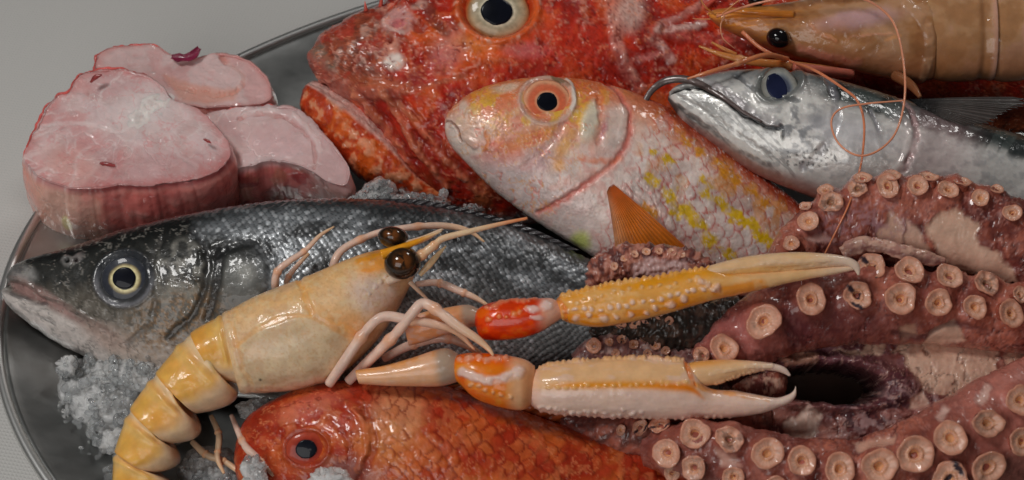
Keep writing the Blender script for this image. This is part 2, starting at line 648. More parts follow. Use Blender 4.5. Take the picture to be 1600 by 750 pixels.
def eye(parent, pos, n, rx, ry, rings, pupil, bulge, mats, rot=0.0, tilt=(0, 0), seed=0, pcol=None, poff=(0, 0), fleck=0.12):
    """a fish eye: domed iris with coloured rings and its own pupil. sizes in drawing units"""
    n = nrm(n + np.array([tilt[0], 0, tilt[1]]))
    ex = nrm(RIGHT - n * (n @ RIGHT)); ey = np.cross(n, ex)
    a = math.radians(rot)
    ex, ey = ex * math.cos(a) + ey * math.sin(a), -ex * math.sin(a) + ey * math.cos(a)
    rx, ry = rx / PXC, ry / PXC
    nr, m = 40, 72
    r = np.linspace(0.012, 1.06, nr); th = np.linspace(0, 2 * math.pi, m, endpoint=False)
    Rr, T = np.meshgrid(r, th, indexing='ij')
    wob = 1 + 0.035 * (vn(np.cos(T) * 2 + 5, np.sin(T) * 2 + seed) - 0.5) * 2
    H = bulge * np.sqrt(np.maximum(0, 1 - np.minimum(Rr, 1) ** 2 * 0.92)) - np.maximum(0, Rr - 0.97) * 3.0
    G = pos + ex * (rx * Rr * np.cos(T) * wob)[..., None] + ey * (ry * Rr * np.sin(T) * wob)[..., None] + n * H[..., None]
    rr = np.array([k[0] for k in rings]); cc = np.array([k[1] for k in rings])
    q = Rr.ravel() + 0.05 * (fbm(np.cos(T).ravel() * 3 * Rr.ravel() + 9, np.sin(T).ravel() * 3 * Rr.ravel() + seed * 3.1, oct=3) - 0.5)
    col = np.stack([np.interp(q, rr, cc[:, i]) for i in range(3)], -1)
    col *= (1 + fleck * (fbm(np.cos(T).ravel() * 7 + 3, np.sin(T).ravel() * 7, Rr.ravel() * 6, seed=seed) - 0.5) * 2)[:, None]
    V, F = loft(G)
    V = V[:-1]; F = [F[0], F[1][:m]]
    o = put("eye", V, F, mats[0], parent, {"Col": np.vstack([col, col[:1]])})
    # pupil
    pr = pupil if isinstance(pupil, tuple) else (pupil, pupil)
    r = np.linspace(0.02, 1.0, 14)
    Rr, T = np.meshgrid(r, th, indexing='ij')
    lx = poff[0] + pr[0] * Rr * np.cos(T); ly = poff[1] + pr[1] * Rr * np.sin(T)
    wob = 1 + 0.03 * (vn(np.cos(T) * 2 + 15, np.sin(T) * 2 + seed) - 0.5) * 2
    H = bulge * np.sqrt(np.maximum(0, 1 - np.minimum(np.hypot(lx, ly), 1) ** 2 * 0.92)) + 0.012 * (1 - Rr ** 2) + 0.035 - np.where(Rr > 0.97, 0.05, 0)
    G = pos + ex * (rx * lx * wob)[..., None] + ey * (ry * ly * wob)[..., None] + n * H[..., None]
    V, F = loft(G)
    V = V[:-1]; F = [F[0], F[1][:m]]
    pc = c(9, 11, 18) if pcol is None else pcol
    put("pupil", V, F, mats[1], o, {"Col": np.tile(pc, (len(V), 1))})
    return o


def fin(name, parent, fl, base, tip, hb, ht, mat, colf, rays=16, n=120, m=36, ridge=0.02, jag=0.0, seed=0, curl=0.0):
    """a rayed fin between a base line and a tip line (drawing units), lifted hb / ht cm off the flank plane"""
    B = curve(base, n); T = curve(tip, n)
    v = np.linspace(0, 1, m)
    U = np.linspace(0, 1, n)
    ph = U * rays
    cut = 1 - jag * (np.abs(np.mod(ph, 1) - 0.5) * 2) * (0.4 + 1.2 * vn(np.floor(ph), np.floor(ph) * 0 + seed))
    vv = v[None] * cut[:, None]
    P2 = B[:, None] + (T - B)[:, None] * vv[..., None]
    hb = np.interp(U, np.linspace(0, 1, np.size(hb)), np.atleast_1d(hb)); ht = np.interp(U, np.linspace(0, 1, np.size(ht)), np.atleast_1d(ht))
    H = hb[:, None] + (ht - hb)[:, None] * vv + curl * np.sin(vv * math.pi) + ridge * np.cos(ph * 2 * math.pi)[:, None] * np.ones_like(vv)
    H = H + 0.05 * (fbm(U[:, None] * 4 + vv, vv * 2 + seed, oct=2, seed=seed) - 0.5)
    G = fl(P2[..., 0], P2[..., 1]) + fl.n * H[..., None]
    th = 0.025
    V = np.vstack([G.reshape(-1, 3), (G - fl.n * th).reshape(-1, 3)])
    f = grid_faces(n, m, closed=False)
    edge = []
    k = n * m
    idx = np.arange(k).reshape(n, m)
    for line in (idx[0], idx[-1][::-1], idx[:, -1], idx[:, 0][::-1]):
        edge.append(np.stack([line[:-1], line[1:], line[1:] + k, line[:-1] + k], -1))
    col = colf(np.repeat(U, m), np.tile(v, n), np.repeat(np.cos(ph * 2 * math.pi), m), P2[..., 0].ravel(), P2[..., 1].ravel())
    return put(name, V, [f, f[:, ::-1] + k, np.concatenate(edge)], mat, parent, {"Col": np.vstack([col, col])})


M_EYE = wet("wet_eye", sss=0.05, rough=0.3, spec=0.15, coat=0.5, coat_rough=0.02, fine=(500, 0.02), film=(120, 0.02), var=0.10, var_scale=600)
M_PUPIL = wet("wet_pupil", sss=0.0, rough=0.3, spec=0.1, coat=0.45, coat_rough=0.02, fine=(500, 0.01), film=(120, 0.015), var=0.25, var_scale=150)
EYES = (M_EYE, M_PUPIL)


# ---- the big red scorpionfish at the back
def scorpionfish():
    mat = wet("red_skin", sss=0.06, rough=0.42, coat=0.95, coat_rough=0.05, fine=(700, 0.30), film=(300, 0.5), var=0.22, var_scale=260)
    fl = Flank(750, 180, 4.6, 37)
    root = empty("scorpionfish", fl(750, 330) - np.array([0, 0, 2.0]), "large bright red scorpionfish with a big pale eye and open mouth", "fish")
    st = [(487, 101, 490, 114, 10), (485, 90, 498, 124, 30), (490, 74, 516, 140, 50), (499, 60, 542, 160, 66), (516, 46, 574, 190, 82), (545, 28, 604, 228, 94),
          (582, 13, 634, 268, 102), (625, -6, 664, 304, 108), (685, -36, 702, 330, 112), (765, -66, 760, 344, 115), (855, -84, 845, 348, 112),
          (955, -80, 965, 330, 102), (1055, -65, 1090, 290, 90), (1155, -45, 1200, 240, 74), (1300, -30, 1320, 225, 60), (1470, -10, 1480, 215, 46), (1700, 20, 1700, 200, 24)]
    b = Body(fl, st, 440, 210, 40, e=0.9)
    ct = b.coat(c(138, 29, 13))
    x, y = b.px, b.py
    f1 = fbm(x / 60, y / 60, oct=5, seed=1); f2 = fbm(x / 14, y / 14, oct=4, seed=2); f3 = fbm(x / 5, y / 5, oct=3, seed=4)
    ct.mix(ss(0.5, 0.72, f1), c(158, 66, 24), 0.75)
    ct.mix(ss(0.52, 0.34, f1), c(100, 16, 10), 0.75)
    ct.mix(ss(0.60, 0.75, f2), c(165, 84, 46), 0.35)
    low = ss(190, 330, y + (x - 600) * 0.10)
    ct.mix(low * ss(0.35, 0.6, f1), c(74, 18, 12), 0.85)  # shade of the underside painted in as dark red
    ct.mix(low * ss(0.56, 0.7, fbm(x / 40, y / 34, oct=4, seed=21)), c(140, 74, 42), 0.6)
    # brownish, speckled snout
    sn = np.clip(blob(x, y, 545, 85, 85, 62, -25, 0.5) + blob(x, y, 560, 135, 60, 22, 20, 0.5), 0, 1)
    ct.mix(sn, c(104, 52, 38), 0.8)
    ct.mix(sn * ss(0.52, 0.66, f2), c(150, 118, 106), 0.7)
    ct.mix(sn * ss(0.52, 0.36, f3), c(70, 34, 28), 0.6)
    ct.mix(sn * ss(0.55, 0.68, fbm(x / 22, y / 22, oct=3, seed=9)), c(134, 40, 30), 0.6)
    # smooth orange cheek under the eye
    ct.blob(735, 92, 70, 26, c(165, 78, 22), 0.75, 10, 0.6)
    ct.blob(705, 98, 22, 34, c(150, 96, 96), 0.6, 25, 0.6)
    ct.blob(765, 85, 50, 14, c(166, 96, 40), 0.7, 0, 0.6)
    ct.blob(870, 90, 90, 40, c(150, 38, 22), 0.7, 0, 0.6)
    ct.blob(600, 150, 40, 14, c(160, 84, 50), 0.5, 10, 0.6)
    ct.blob(820, 100, 30, 12, c(150, 84, 86), 0.5, 0, 0.6)
    # lips, gape and jaw
    lip = [(494, 92), (503, 112), (522, 134), (552, 152), (590, 160), (625, 164)]
    ct.line(lip, 9, c(128, 62, 50), 0.7, d=0.16, solid=True)
    ct.line([(500, 84), (508, 98), (522, 112)], 8, c(92, 84, 72), 0.7, d=-0.08)
    # folds of the jaw bone
    for pts, w, dd in ([[(606, 160), (630, 200), (660, 250), (700, 300)], 5, 0.14], [[(560, 152), (585, 185), (620, 230), (650, 275)], 4, 0.10],
                       [[(628, 178), (660, 215), (700, 262), (745, 310)], 5, 0.10], [[(640, 160), (690, 150), (730, 140)], 4, 0.08]):
        ct.line(pts, w, c(160, 100, 72), 0.45, d=dd)
        ct.line([(p[0] + 8, p[1] - 3) for p in pts], w * 0.9, c(84, 20, 14), 0.5, d=-dd * 0.7)
    # bony ridges and pits of the head
    for pts in ([(612, 12), (648, 30), (664, 54)], [(640, 20), (665, 8), (690, -6)], [(650, 74), (680, 92), (712, 100)], [(560, 36), (600, 26), (640, 30)], [(668, 112), (700, 128), (740, 126)], [(600, 60), (640, 90), (652, 120)]):
        ct.line(pts, 6, None, d=0.16)
    ct.line([(672, 20), (680, 48), (700, 70)], 8, c(80, 40, 32), 0.7, d=-0.12)
    ct.blob(658, 25, 12, 7, c(150, 120, 110), 0.8, -40, 0.5)
    ct.blob(622, 115, 15, 14, c(172, 160, 152), 0.95, 10, 0.35, d=0.05)
    ct.blob(617, 92, 12, 12, c(160, 110, 92), 0.7, 0, 0.4, d=0.07)
    ct.blob(614, 83, 4.5, 4.5, c(86, 18, 10), 1, 0, 0.4, d=-0.12)
    ct.blob(628, 52, 27, 20, c(150, 110, 106), 0.85, 5, 0.25, d=0.16)
    ct.blob(630, 60, 11, 8, c(156, 70, 74), 0.7, 0, 0.6)
    ct.line([(602, 48), (612, 62), (622, 70), (640, 72), (652, 62)], 2.5, c(165, 140, 132), 0.7, d=0.04)
    ct.blob(660, 60, 12, 10, c(122, 40, 22), 0.9, 0, 0.35, d=-0.12)
    # pale patch, spiny ridges and painted white spine glints behind the gill cover
    ct.blob(978, 38, 22, 30, c(160, 132, 122), 0.85, 20, 0.6, d=0.08)
    ct.line([(952, -20), (950, 30), (958, 70), (963, 100), (976, 130), (992, 152)], 9, c(160, 112, 100), 0.65, d=0.09)
    ct.line([(958, 100), (972, 132), (986, 152)], 4, c(112, 30, 26), 0.7, d=-0.08)
    ct.line([(1016, 82), (1030, 95), (1042, 110)], 7, c(160, 130, 122), 0.6, d=0.06)
    ct.line([(990, 115), (1008, 108), (1028, 102)], 5, c(165, 110, 104), 0.7, d=0.08)
    ct.line([(1018, 68), (1060, 72), (1100, 78), (1160, 80)], 9, c(150, 74, 66), 0.6, d=0.12)
    ct.line([(1020, 68), (1060, 62), (1092, 54)], 5, c(165, 140, 132), 0.7, d=0.10)
    ct.line([(1024, 60), (1060, 42), (1100, 18)], 6, c(160, 120, 112), 0.5, d=0.14)
    ct.line([(1040, 5), (1070, 2), (1100, 12)], 6, c(165, 132, 126), 0.6, d=0.08)
    veins(ct, 26, 450, c(92, 14, 10), 0.7, 0.035, -0.05)
    veins(ct, 12, 453, c(172, 104, 76), 0.5, 0.03, 0.03)
    veins(ct, 40, 456, c(170, 116, 100), 0.5, 0.025, 0.05)
    # general wet, pitted relief
    behind = ss(830, 900, x)
    ct.d += 0.10 * (f2 - 0.5) + 0.05 * (f3 - 0.5) + 0.16 * (fbm(x / 35, y / 35, oct=3, seed=6) - 0.5)
    e_, h_, id_, dn = scale_rows(b.al / 9, b.ac / 9, seed=3)
    ct.d += behind * 0.04 * h_ * dn
    ct.mul(behind * (1 - ss(0.02, 0.2, e_)), (0.75, 0.6, 0.6))
    # eye socket
    rr = np.hypot((x - 778) / 57, (y - 34) / 49)
    ct.d += -0.5 * (1 - ss(0.75, 1.0, rr)) + 0.22 * np.exp(-((rr - 1.08) / 0.10) ** 2)
    ct.mix(np.exp(-((rr - 1.05) / 0.13) ** 2), c(165, 70, 26), 0.8)
    ct.mix(np.exp(-((rr - 1.12) / 0.05) ** 2) * ss(0.5, 0.65, fbm(x / 9, y / 9, seed=33)), c(165, 136, 120), 0.8)
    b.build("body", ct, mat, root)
    # lower jaw, jutting out below the snout
    js = [(480, 130, 471, 150, 12), (492, 124, 469, 166, 30), (516, 132, 480, 190, 46), (552, 152, 508, 226, 62), (594, 184, 544, 264, 74), (632, 224, 592, 296, 80), (660, 270, 648, 320, 66), (710, 300, 704, 334, 44)]
    f2_ = Flank.__new__(Flank); f2_.O = fl.O - fl.n * 0.10; f2_.n = fl.n
    jb = Body(f2_, js, 170, 110, 30, e=0.9)
    cj = jb.coat(c(150, 58, 24))
    jx, jy = jb.px, jb.py
    g1 = fbm(jx / 13, jy / 13, oct=3, seed=12); g2 = fbm(jx / 5, jy / 5, oct=3, seed=13); g3 = fbm(jx / 30, jy / 30, oct=3, seed=14)
    cj.mix(ss(0.50, 0.62, g1), c(166, 112, 82), 0.75)
    cj.mix(ss(0.50, 0.38, g1), c(128, 34, 14), 0.7)
    cj.mix(ss(0.52, 0.62, g3), c(164, 76, 20), 0.5)
    cj.mix(ss(0.20, 0.42, jb.q + 0.2 * (g1 - 0.5)) * ss(690, 600, jx), c(164, 136, 128), 0.95)
    cj.mix(ss(0.80, 0.95, jb.q), c(150, 104, 96), 0.6)
    cj.d += 0.14 * (g1 - 0.5) * ss(0.5, 0.1, jb.q) + 0.06 * (g2 - 0.5) - 0.10 * ss(0.35, 0.6, jb.q)
    jb.build("lower_jaw", cj, mat, root)
    p, n = b.surf(778, 34)
    g = lambda *k: c(*k)
    eye(root, p + fl.n * 0.16, fl.n, 52, 45, [(0, g(60, 60, 60)), (0.46, g(60, 58, 56)), (0.51, g(160, 152, 132)), (0.62, g(126, 118, 98)), (0.8, g(132, 116, 92)), (0.92, g(120, 88, 58)), (1.0, g(140, 70, 36))],
        (0.50, 0.49), 0.34, EYES, rot=-8, seed=3, poff=(-0.04, -0.02), fleck=0.3)
    # small spines on the brow
    parts = []
    for (sx, sy, tx, ty, r) in ((598, 14, 602, -4, 4), (577, 22, 574, 14, 4), (622, 4, 630, -12, 5), (640, -4, 652, -18, 6), (1096, 20, 1128, 2, 5)):
        a, _ = b.surf(sx, sy + 6)
        e0 = fl(tx, ty) + fl.n * ((a - fl.O) @ fl.n + 0.2)
        t = np.linspace(0, 1, 8)[:, None]
        path = a + (e0 - a) * t
        G = tube3(path, np.linspace(r, 0.4, 8) / PXC, 8)
        V, F = loft(G)
        put("spine", V, F, mat, root, {"Col": np.tile(c(150, 60, 48), (len(V), 1)) * (0.8 + 0.5 * np.linspace(0, 1, len(V))[:, None])})
    return b


# ---- the pink and yellow mullet on top of it
def yellow_mullet():
    mat = wet("mullet_skin", sss=0.10, rough=0.36, coat=0.9, coat_rough=0.05, fine=(900, 0.25), film=(420, 0.45), var=0.14, var_scale=300, metal=True)
    fl = Flank(950, 270, 6.9, 38, 2)
    root = empty("yellow_red_mullet", fl(950, 400) - np.array([0, 0, 1.5]), "pale pink mullet with yellow spots and an orange fin, lying across the red scorpionfish", "fish", "mullets on the platter")
    st = [(695, 188, 695, 200, 5), (699, 177, 697, 213, 13), (713, 162, 708, 232, 28), (742, 142, 738, 264, 44), (785, 128, 778, 302, 56), (840, 121, 838, 346, 64),
          (900, 123, 902, 386, 70), (962, 136, 962, 420, 72), (1020, 158, 1020, 444, 70), (1085, 196, 1068, 458, 66), (1150, 244, 1118, 462, 58), (1215, 293, 1172, 462, 48), (1265, 335, 1225, 466, 36), (1330, 400, 1300, 480, 18)]
    b = Body(fl, st, 400, 190, 36, e=0.92)
    ct = b.coat(c(176, 160, 153))
    x, y, q = b.px, b.py, b.q
    f1 = fbm(x / 45, y / 45, oct=4, seed=41); f2 = fbm(x / 13, y / 13, oct=4, seed=42); f3 = fbm(x / 5, y / 5, oct=3, seed=43)
    ct.mix(ss(0.52, 0.66, f2), c(160, 112, 104), 0.5)
    ct.mix(ss(0.52, 0.62, f1), c(160, 140, 134), 0.6)
    back = ss(0.48, 0.90, q + 0.12 * (f1 - 0.5))
    ct.mix(back, c(152, 58, 26), 0.92)
    ct.mix(ss(0.25, 0.7, q + 0.3 * (f1 - 0.5)), c(164, 108, 72), 0.55)
    head = 1 - ss(880, 985, x + (y - 200) * 0.35)
    up = ss(250, 170, y + (x - 760) * -0.15)
    ct.mix(head * up, c(164, 80, 36), 0.8)
    ct.mix(head * up * ss(0.52, 0.64, f2), c(166, 134, 100), 0.6)
    ct.mix(head * ss(0.56, 0.66, fbm(x / 20, y / 20, oct=3, seed=47)) * up, c(170, 138, 40), 0.75)
    ct.mix(head * back, c(160, 80, 34), 0.6)
    ct.blob(724, 172, 10, 13, c(164, 146, 134), 0.8, 0, 0.5)
    ct.blob(790, 142, 20, 8, c(166, 148, 130), 0.8, -12, 0.6)
    ct.blob(776, 246, 34, 22, c(150, 60, 44), 0.85, 20, 0.6)
    ct.blob(800, 236, 42, 20, c(158, 86, 56), 0.6, -15, 0.7)
    ct.blob(830, 224, 42, 10, c(164, 100, 48), 0.7, -22, 0.6)
    ct.blob(838, 258, 34, 16, c(128, 92, 96), 0.6, -30, 0.7)
    ct.blob(880, 235, 10, 36, c(168, 118, 50), 0.6, 30, 0.7)
    ct.blob(872, 268, 8, 8, c(168, 112, 30), 0.7, 0, 0.7)
    ct.blob(735, 205, 40, 26, c(164, 146, 134), 0.65, 20, 0.6)
    ct.blob(800, 290, 60, 22, c(150, 138, 138), 0.7, 42, 0.6)
    ct.blob(870, 330, 70, 34, c(150, 138, 136), 0.6, 40, 0.6)
    # lips
    ct.mix(inpoly(x, y, [(690, 186), (705, 190), (716, 206), (724, 228), (742, 238), (752, 236), (752, 246), (724, 246), (700, 222)], 4), c(166, 152, 144), 0.9)
    ct.line([(690, 190), (700, 192), (710, 200), (716, 212), (720, 224)], 2.0, c(96, 60, 48), 0.8, d=-0.06, solid=True)
    ct.line([(756, 214), (760, 228), (756, 240)], 3, c(158, 88, 42), 0.8, d=0.03)
    ct.line([(708, 200), (726, 218), (742, 232)], 5, None, d=0.06)
    # fine veins of the cheek
    for i in range(26):
        sx, sy = rng.uniform(720, 830), rng.uniform(150, 230)
        an = rng.uniform(-2.4, -0.8)
        ct.line([(sx, sy), (sx + 10 * math.cos(an), sy + 8 * math.sin(an)), (sx + 22 * math.cos(an + .4), sy + 20 * math.sin(an + .4))], 1.3, c(150, 100, 66), 0.5, d=-0.012)
    # gill cover
    gill = [(946, 132), (962, 150), (978, 180), (979, 208), (972, 232), (955, 260), (925, 285), (880, 315), (840, 336)]
    ct.line(gill, 3.6, c(140, 62, 54), 0.8, d=-0.07, solid=True)
    ct.line(gill, 9, c(160, 92, 80), 0.45)
    ct.line([(p[0] - 9, p[1] - 6) for p in gill[2:5]], 6, c(164, 146, 138), 0.5, d=0.03, solid=True)
    ct.line([(925, 140), (935, 160), (932, 185), (936, 212), (928, 230)], 5, c(158, 78, 60), 0.6, d=-0.08)
    ct.blob(917, 200, 12, 32, c(158, 154, 140), 0.85, 12, 0.4, d=0.09)
    ct.blob(952, 205, 18, 32, c(158, 146, 140), 0.7, 10, 0.5, d=0.07)
    ct.blob(938, 212, 5, 16, c(120, 66, 74), 0.7, 15, 0.6)
    ct.line([(880, 182), (868, 215), (840, 250), (815, 268)], 5, c(150, 110, 104), 0.55, d=-0.03, solid=True)
    ct.line([(900, 256), (935, 262), (962, 258)], 5, c(168, 82, 36), 0.6)
    ct.line([(860, 300), (900, 284), (945, 272)], 6, c(164, 120, 108), 0.4)
    # scales of the flank
    e_, h_, id_, dn = scale_rows(b.al / 31, b.ac / 27, seed=8, jit=0.28)
    fl_m = ss(975, 1010, x + (y - 240) * 0.45)
    rim = (1 - ss(0.03, 0.2, e_)) * dn
    ct.d += fl_m * (0.036 * h_ + 0.012 * (f3 - 0.5) - 0.010 * rim)
    ct.mix(fl_m * rim * ss(0.2, 0.45, f2), c(146, 72, 66), 0.85)
    ct.mix(fl_m * ss(0.5, 0.9, id_) * (1 - rim), c(164, 150, 144), 0.55)
    ct.mix(fl_m * ss(0.5, 0.1, id_) * (1 - rim), c(158, 118, 112), 0.45)
    ct.mix(fl_m * ss(0.60, 0.70, fbm(b.al / 5, b.ac / 20, oct=3, seed=55)), c(170, 158, 152), 0.5)  # white streak glints painted across the scales
    ct.mix(fl_m * back, c(158, 70, 36), 0.55)
    ct.mix(fl_m * ss(0.56, 0.66, fbm(x / 24, y / 30, oct=2, seed=60)) * ss(-0.2, 0.5, q), c(172, 114, 40), 0.6)
    for (bx, by, r, k) in ((1015, 246, 6, 0), (1039, 258, 7, 0), (1002, 286, 6, 0), (1015, 294, 8, 0), (1041, 314, 12, 0), (1060, 337, 12, 0), (1074, 350, 11, 0), (1089, 359, 9, 0), (999, 332, 9, 1),
                           (1012, 342, 9, 1), (1098, 310, 10, 0), (1121, 324, 10, 0), (1142, 343, 11, 0), (1166, 358, 12, 0), (1178, 372, 11, 0), (1197, 383, 11, 0), (1085, 244, 8, 1), (1110, 260, 9, 1),
                           (1127, 276, 9, 1), (1146, 290, 9, 1), (1166, 306, 9, 1), (1188, 321, 9, 1), (1102, 383, 11, 0), (1130, 401, 10, 0), (1152, 350, 8, 0), (1188, 378, 9, 0), (1066, 230, 8, 1), (1050, 342, 8, 0), (1085, 290, 6, 0)):
        m = blob(x + 6 * (f2 - 0.5) * 4, y + 5 * (f3 - 0.5) * 4, bx, by, r * 1.15, r * 0.85, 35, 0.5)
        ct.mix(m, c(186, 150, 8) if k == 0 else c(176, 116, 26), 0.95)
    ct.mix(ss(0.66, 0.92, q + 0.1 * (f2 - 0.5)) * ss(960, 1060, x), c(128, 36, 14), 0.9)  # shading along the back edge painted in as deep red-brown
    ct.blob(905, 380, 14, 14, c(150, 160, 70), 0.8, 0, 0.6)
    veins(ct, 22, 430, c(160, 78, 64), 0.6, 0.03, -0.02, head)
    veins(ct, 9, 433, c(172, 150, 136), 0.5, 0.04, 0.012, head)
    veins(ct, 14, 436, c(166, 112, 44), 0.55, 0.03, 0, head)
    veins(ct, 6, 442, c(186, 176, 170), 0.6, 0.05, 0.010, fl_m * (1 - rim), 1.8)
    ct.d += 0.035 * (f2 - 0.5) + 0.015 * (f3 - 0.5)
    ct.met = 0.32 * ss(0.7, 0.2, q) * (0.4 + 0.6 * fl_m) * ss(0.4, 0.6, f1)
    rr = np.hypot((x - 852) / 39, (y - 165) / 36)
    ct.d += -0.18 * (1 - ss(0.7, 0.98, rr)) + 0.09 * np.exp(-((rr - 1.10) / 0.09) ** 2)
    ct.mix(np.exp(-((rr - 1.06) / 0.12) ** 2), c(150, 128, 118), 0.75)
    ct.line([(884, 132), (893, 146), (894, 166), (888, 182)], 3, c(168, 160, 152), 0.85, d=0.05, solid=True)
    ct.line([(862, 126), (876, 133), (884, 142)], 3, c(80, 64, 40), 0.8)
    b.build("body", ct, mat, root)
    p, n = b.surf(852, 165)
    g = lambda *k: c(*k)
    eye(root, p + fl.n * 0.05, nrm(fl.n), 37, 34, [(0, g(40, 40, 44)), (0.38, g(50, 46, 46)), (0.44, g(166, 116, 88)), (0.55, g(160, 78, 52)), (0.75, g(156, 82, 58)), (0.9, g(166, 120, 92)), (1.0, g(150, 100, 76))],
        (0.43, 0.43), 0.12, EYES, seed=5)

    def fc(u, v, ray_, px, py):
        k = np.tile(c(170, 92, 22), (len(u), 1))
        k = k * (1 - 0.35 * ss(0.5, 0, v)[:, None] * np.array([0.2, 0.8, 1]))
        w = ss(0.45, 1.0, u)[:, None]
        k = k * (1 - 0.7 * w) + 0.7 * w * c(168, 122, 84)
        k *= (0.82 + 0.22 * (ray_ > 0.2))[:, None]
        return k
    fm = wet("fin_membrane", sss=0.1, rough=0.35, coat=0.8, coat_rough=0.06, fine=(900, 0.1), film=(300, 0.15), var=0.15, alpha=0.72)
    pb = [(952, 296), (946, 300), (942, 308)]
    s0, _ = b.surf(948, 302)
    h0 = (s0 - fl.O) @ fl.n
    fin("pectoral_fin", root, fl, pb, [(1096, 424), (1066, 440), (1016, 446), (972, 430), (956, 404)], h0 + 0.02, [h0 + 0.12, h0 + 0.22, h0 + 0.20, h0 - 0.05], fm, fc, rays=17, seed=4, ridge=0.022, curl=0.35, jag=0.22)
    return b


# ---- the silver mackerel
def mackerel():
    mat = wet("mackerel_skin", sss=0.04, rough=0.30, coat=0.9, coat_rough=0.06, fine=(900, 0.10), film=(260, 0.15), var=0.10, var_scale=400, metal=True)
    fl = Flank(1300, 200, 8.6, 39, -3)
    root = empty("mackerel", fl(1320, 300) - np.array([0, 0, 1.6]), "silver mackerel with dark back and open mouth, lying above the octopus arm", "fish")
    st = [(1046, 143, 1043, 156, 6), (1056, 134, 1052, 170, 16), (1072, 127, 1066, 188, 24), (1092, 121, 1088, 206, 32), (1128, 112, 1126, 234, 44), (1180, 108, 1174, 268, 54), (1240, 111, 1226, 292, 62),
          (1300, 123, 1284, 314, 68), (1365, 142, 1346, 336, 72), (1440, 164, 1420, 356, 72), (1520, 188, 1500, 376, 68), (1610, 216, 1590, 392, 60), (1720, 252, 1700, 400, 46), (1800, 285, 1790, 400, 30)]
    b = Body(fl, st, 400, 170, 30, e=0.9)
    ct = b.coat(c(170, 168, 164))
    x, y, q = b.px, b.py, b.q
    f1 = fbm(x / 50, y / 28, oct=4, seed=71); f2 = fbm(x / 12, y / 9, oct=4, seed=72); f3 = fbm(x / 4, y / 4, oct=3, seed=73)
    ct.met = np.full(len(x), 0.16)
    ct.mix(ss(0.5, 0.65, f1), c(182, 180, 176), 0.7)
    ct.mix(ss(0.5, 0.36, f1), c(130, 128, 126), 0.5)
    ct.mix(ss(0.55, 0.7, f2), c(104, 106, 110), 0.35)
    # head: greyer upper part, white jaw
    top = ss(0.45, 0.9, q + 0.25 * (f1 - 0.5))
    ct.mix(top, c(64, 68, 70), 0.8)
    bands = ss(0.45, 0.62, fbm(x / 22 + y / 40, y / 60, oct=3, seed=77))
    bk = ss(0.44, 0.66, q + 0.12 * (f2 - 0.5)) * ss(1240, 1320, x)
    ct.mix(bk, c(38, 46, 44), 0.9)
    ct.mix(bk * bands, c(14, 18, 18), 0.85)
    ct.mix(ss(0.35, 0.6, q + 0.2 * (f1 - 0.5)) * ss(1480, 1560, x) * bands, c(34, 38, 38), 0.85)
    mouth = [(1046, 146), (1066, 139), (1088, 141), (1112, 150), (1136, 166), (1160, 186), (1184, 200), (1208, 209), (1217, 205)]
    jaw_m = inpoly(x, y, [(1040, 140), (1066, 139), (1088, 141), (1112, 150), (1136, 166), (1160, 186), (1208, 210), (1236, 252), (1240, 292), (1180, 268), (1100, 216), (1040, 165)], 4)
    ct.mix(jaw_m, c(178, 177, 173), 0.9)
    ct.mix(jaw_m * ss(0.52, 0.66, f2), c(112, 112, 112), 0.5)
    ct.mix(jaw_m * ss(0.55, 0.7, fbm((x + y) / 40, (x - y) / 7, oct=3, seed=79)), c(92, 92, 92), 0.6)
    ct.line(mouth, 3.0, c(14, 13, 14), 0.95, d=-0.14, solid=True)
    ct.line([(1208, 209), (1217, 204), (1220, 222)], 2.0, c(14, 13, 14), 0.9, d=-0.05, solid=True)
    ct.line([(p[0] + 4, p[1] - 9) for p in mouth[2:-1]], 7, c(126, 122, 124), 0.8, d=0.08)
    ct.line([(1040, 148), (1045, 160), (1056, 174)], 6, c(14, 14, 16), 0.9, solid=True)
    ct.line([(1052, 168), (1080, 192), (1120, 226), (1176, 264), (1230, 290), (1300, 316)], 7, c(60, 52, 50), 0.7)
    ct.mix(ss(-0.70, -0.92, q) * ss(1060, 1120, x), c(108, 78, 72), 0.85)
    ct.line([(1056, 166), (1100, 200), (1150, 236), (1200, 262)], 3, c(40, 38, 38), 0.6, d=-0.03)
    ct.line([(1060, 150), (1100, 178), (1150, 215), (1200, 246)], 3, c(116, 114, 112), 0.5, d=-0.03)
    # cheek freckles and gill lines
    ct.mix(blob(x, y, 1236, 210, 34, 40, 20, 0.6) * ss(0.46, 0.66, f2), c(84, 86, 90), 0.7)
    ct.mix(blob(x, y, 1270, 196, 12, 10, 20, 0.6), c(84, 84, 88), 0.7)
    ct.line([(1288, 130), (1300, 160), (1298, 200), (1280, 240), (1250, 268)], 6, c(104, 102, 108), 0.5, d=-0.07)
    ct.line([(1404, 156), (1418, 190), (1420, 225), (1408, 262), (1380, 290)], 5, c(140, 112, 112), 0.7, d=-0.10)
    ct.line([(1395, 156), (1408, 190), (1410, 225), (1398, 262), (1370, 290)], 5, None, d=0.07)
    ct.line([(1352, 180), (1360, 200), (1366, 222)], 3, c(104, 104, 110), 0.6, d=-0.04)
    ct.blob(1450, 240, 60, 60, c(144, 118, 118), 0.4, 20, 0.7)
    ct.blob(1320, 215, 60, 22, c(152, 152, 156), 0.6, 15, 0.7)
    for i in range(40):
        ct.blob(rng.uniform(1225, 1300), rng.uniform(238, 266), 1.6, 1.6, c(40, 40, 42), 0.8)
    ct.line([(1146, 118), (1158, 132), (1180, 148), (1214, 158), (1240, 166)], 4, c(62, 64, 68), 0.7, d=-0.06)
    rr = np.hypot(((x - 1214) + 0.35 * (y - 136)) / 32, (y - 136) / 32)
    ct.d += -0.20 * (1 - ss(0.72, 1.0, rr)) + 0.06 * np.exp(-((rr - 1.12) / 0.12) ** 2)
